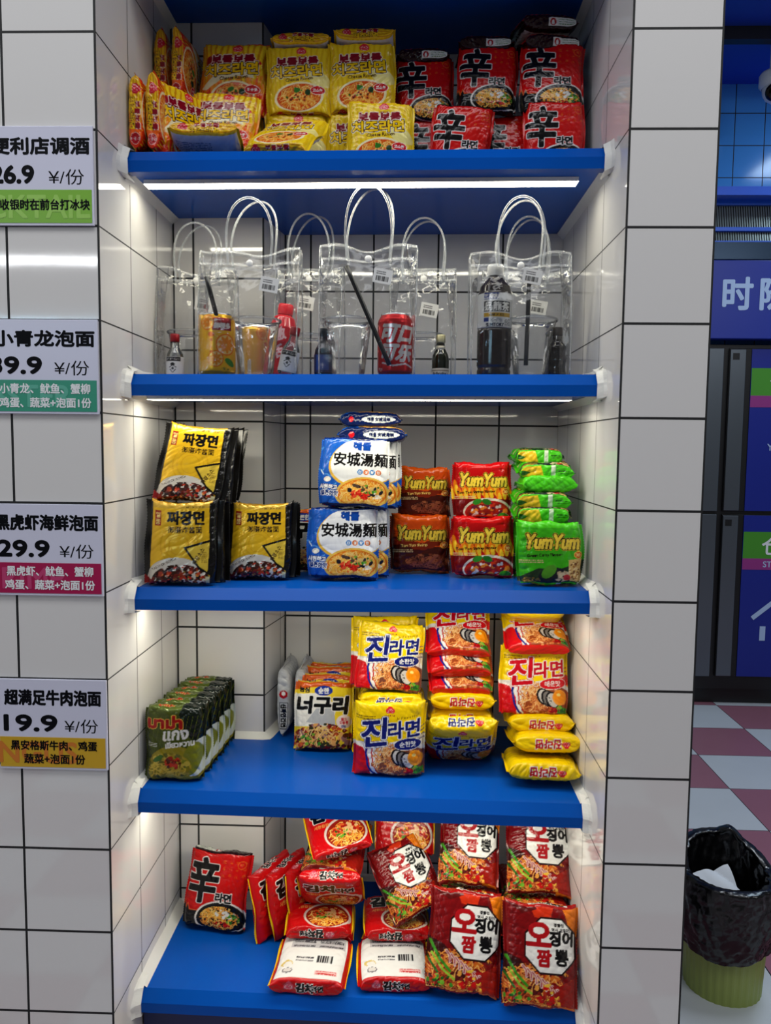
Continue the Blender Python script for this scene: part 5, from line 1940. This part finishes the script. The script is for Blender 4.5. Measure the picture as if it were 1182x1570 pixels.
tag(gr, 'slatted ventilation grille in a bright blue frame above the sign', 'grille')
mb = MB()
mb.box(1.9, 4.0, YF - .06, 3.99, 3.10, 3.15)
tag(mb.build('cornice', mat('bright_blue_ledge', (28, 92, 216), 0.35)), 'bright blue ledge above the ventilation grille', 'ledge')

cm = empty('security_camera', tuple(at(1187, 139, 3.5)))
mb = MB()
mb.lathe([(.0, .10), (.075, .10), (.085, .085), (.085, .03), (.07, .012)], 40)
mb.build('housing', mat('white_camera_shell', (206, 216, 226), 0.3), cm, smooth=True)
mb = MB()
mb.lathe([(.068, .016), (.064, -.018), (.048, -.048), (.022, -.066), (.0, -.072)], 40)
dm = mb.build('ball', mat('white_camera_shell', (206, 216, 226), 0.3), cm, smooth=True)
mb = MB()
mb.lathe([(.0, .006), (.03, .005), (.046, -.002), (.05, -.014)], 36)
ln = mb.build('lens_window', mat('black_lens', (6, 6, 8), 0.08), cm, smooth=True)
ln.location = (-.02, -.052, -.032)
ln.rotation_euler = (R_(125), 0, R_(-20))
mb = MB()
mb.lathe([(.03, .10), (.03, .43)], 24)
mb.build('mount', mat('white_camera_shell', (206, 216, 226), 0.3), cm, smooth=True)
tag(cm, 'white dome security camera hanging under the blue ceiling', 'camera')

# waste bin
bx, by, br, bh = 1.365, .985, .128, .335
bn = empty('waste_bin', (bx, by, 0))
n = 132
prof = [(.0, .004), (br * .84, .004), (br * .86, .0)] + [(br * (.86 + .14 * i / 12), .004 + (bh - .004) * i / 12) for i in range(13)]
V, F = [], []
for r, zz in prof:
    for k in range(n):
        rr = r * (1 - (.012 if (k // 2) % 2 else 0) * (r > br * .85))
        V.append((rr * math.cos(6.28318 * k / n), rr * math.sin(6.28318 * k / n), zz))
for i in range(len(prof) - 1):
    for k in range(n):
        F.append((i * n + k, i * n + (k + 1) % n, (i + 1) * n + (k + 1) % n, (i + 1) * n + k))
link('ribbed_body', new_mesh('ribbed_body', V, F, [mat('green_ribbed_plastic', (150, 166, 84), 0.45, var=.05)], None, False), bn)
rngb = np.random.default_rng(4)
n, m = 150, 70
ang = np.linspace(0, 2 * math.pi, n, endpoint=False)[None]
t = np.linspace(0, 1, m)[:, None]
# the liner: hangs outside, turns over the rim and sinks inside; stands up at the back
top = bh + .018 + .062 * np.clip(np.sin(ang - .10), 0, 1) ** .8 + .022 * np.exp(-((np.mod(ang - 1.15 + 3.1416, 6.283) - 3.1416) / .22) ** 2)
hang = .145 + .05 * np.sin(ang * 1.0 + 3.6)
r = np.where(t < .45, br + .010 + .010 * np.sin(t / .45 * 3.1), np.where(t < .6, br + .010 - .03 * (t - .45) / .15, br - .012 - .05 * np.clip((t - .6) / .4, 0, 1)))
zz = np.where(t < .45, (bh - hang) + (top - bh + hang) * (t / .45), np.where(t < .6, top + .004 * np.sin((t - .45) / .15 * 3.14), top - (top - .10) * np.clip((t - .6) / .4, 0, 1)))
P = np.stack([r * np.cos(ang), r * np.sin(ang), zz + 0 * ang], -1) * 1000
d = wr(P, wrinkles(rngb, 5, 30, 90, 6.0) + wrinkles(rngb, 4, 14, 30, 2.4))
rad = np.stack([np.cos(ang) + 0 * t, np.sin(ang) + 0 * t, 0 * ang + 0 * t], -1)
P = (P + rad * np.clip(d, -4, 9)[..., None]) / 1000
idx = np.arange(m * n).reshape(m, n)
nx = np.roll(idx, -1, 1)
F = np.stack([idx[:-1], nx[:-1], nx[1:], idx[1:]], -1).reshape(-1, 4)
link('bin_liner', new_mesh('bin_liner', P.reshape(-1, 3), F, [mat('black_liner_film', (8, 8, 10), 0.22, bump=.3, bscale=60, spec=.6)], None, True), bn)
mb = MB()
mb.lathe([(br - .004, bh - .006), (br + .004, bh - .004), (br + .006, bh + .004), (br - .001, bh + .006)], 80)
mb.build('rim_band', mat('black_liner_film', (8, 8, 10), .22), bn, smooth=True)
tag(bn, 'green ribbed waste bin with a black liner beside the pillar', 'waste bin')
g_ = np.linspace(-1, 1, 30)
X, Yq = np.meshgrid(g_, g_)
V = np.stack([X * .074, Yq * .060, .015 * np.abs(np.sin(X * 3 + Yq * 2)) + .02 * Yq + .012 * np.abs(X + .3 * Yq)], -1)
id_ = np.arange(900).reshape(30, 30)
F = np.stack([id_[:-1, :-1], id_[:-1, 1:], id_[1:, 1:], id_[1:, :-1]], -1).reshape(-1, 4)
me = new_mesh('paper_sheet', V.reshape(-1, 3), F, [mat('white_paper', (222, 228, 236), .6)], None, False)
o = link('paper_sheet', me)
o.location = (bx - .035, by - .020, bh - .045)
o.rotation_euler = (R_(12), R_(6), R_(20))
o.modifiers.new('thickness', 'SOLIDIFY').thickness = .0006
tag(o, 'crumpled white paper lying in the black bin liner', 'paper')
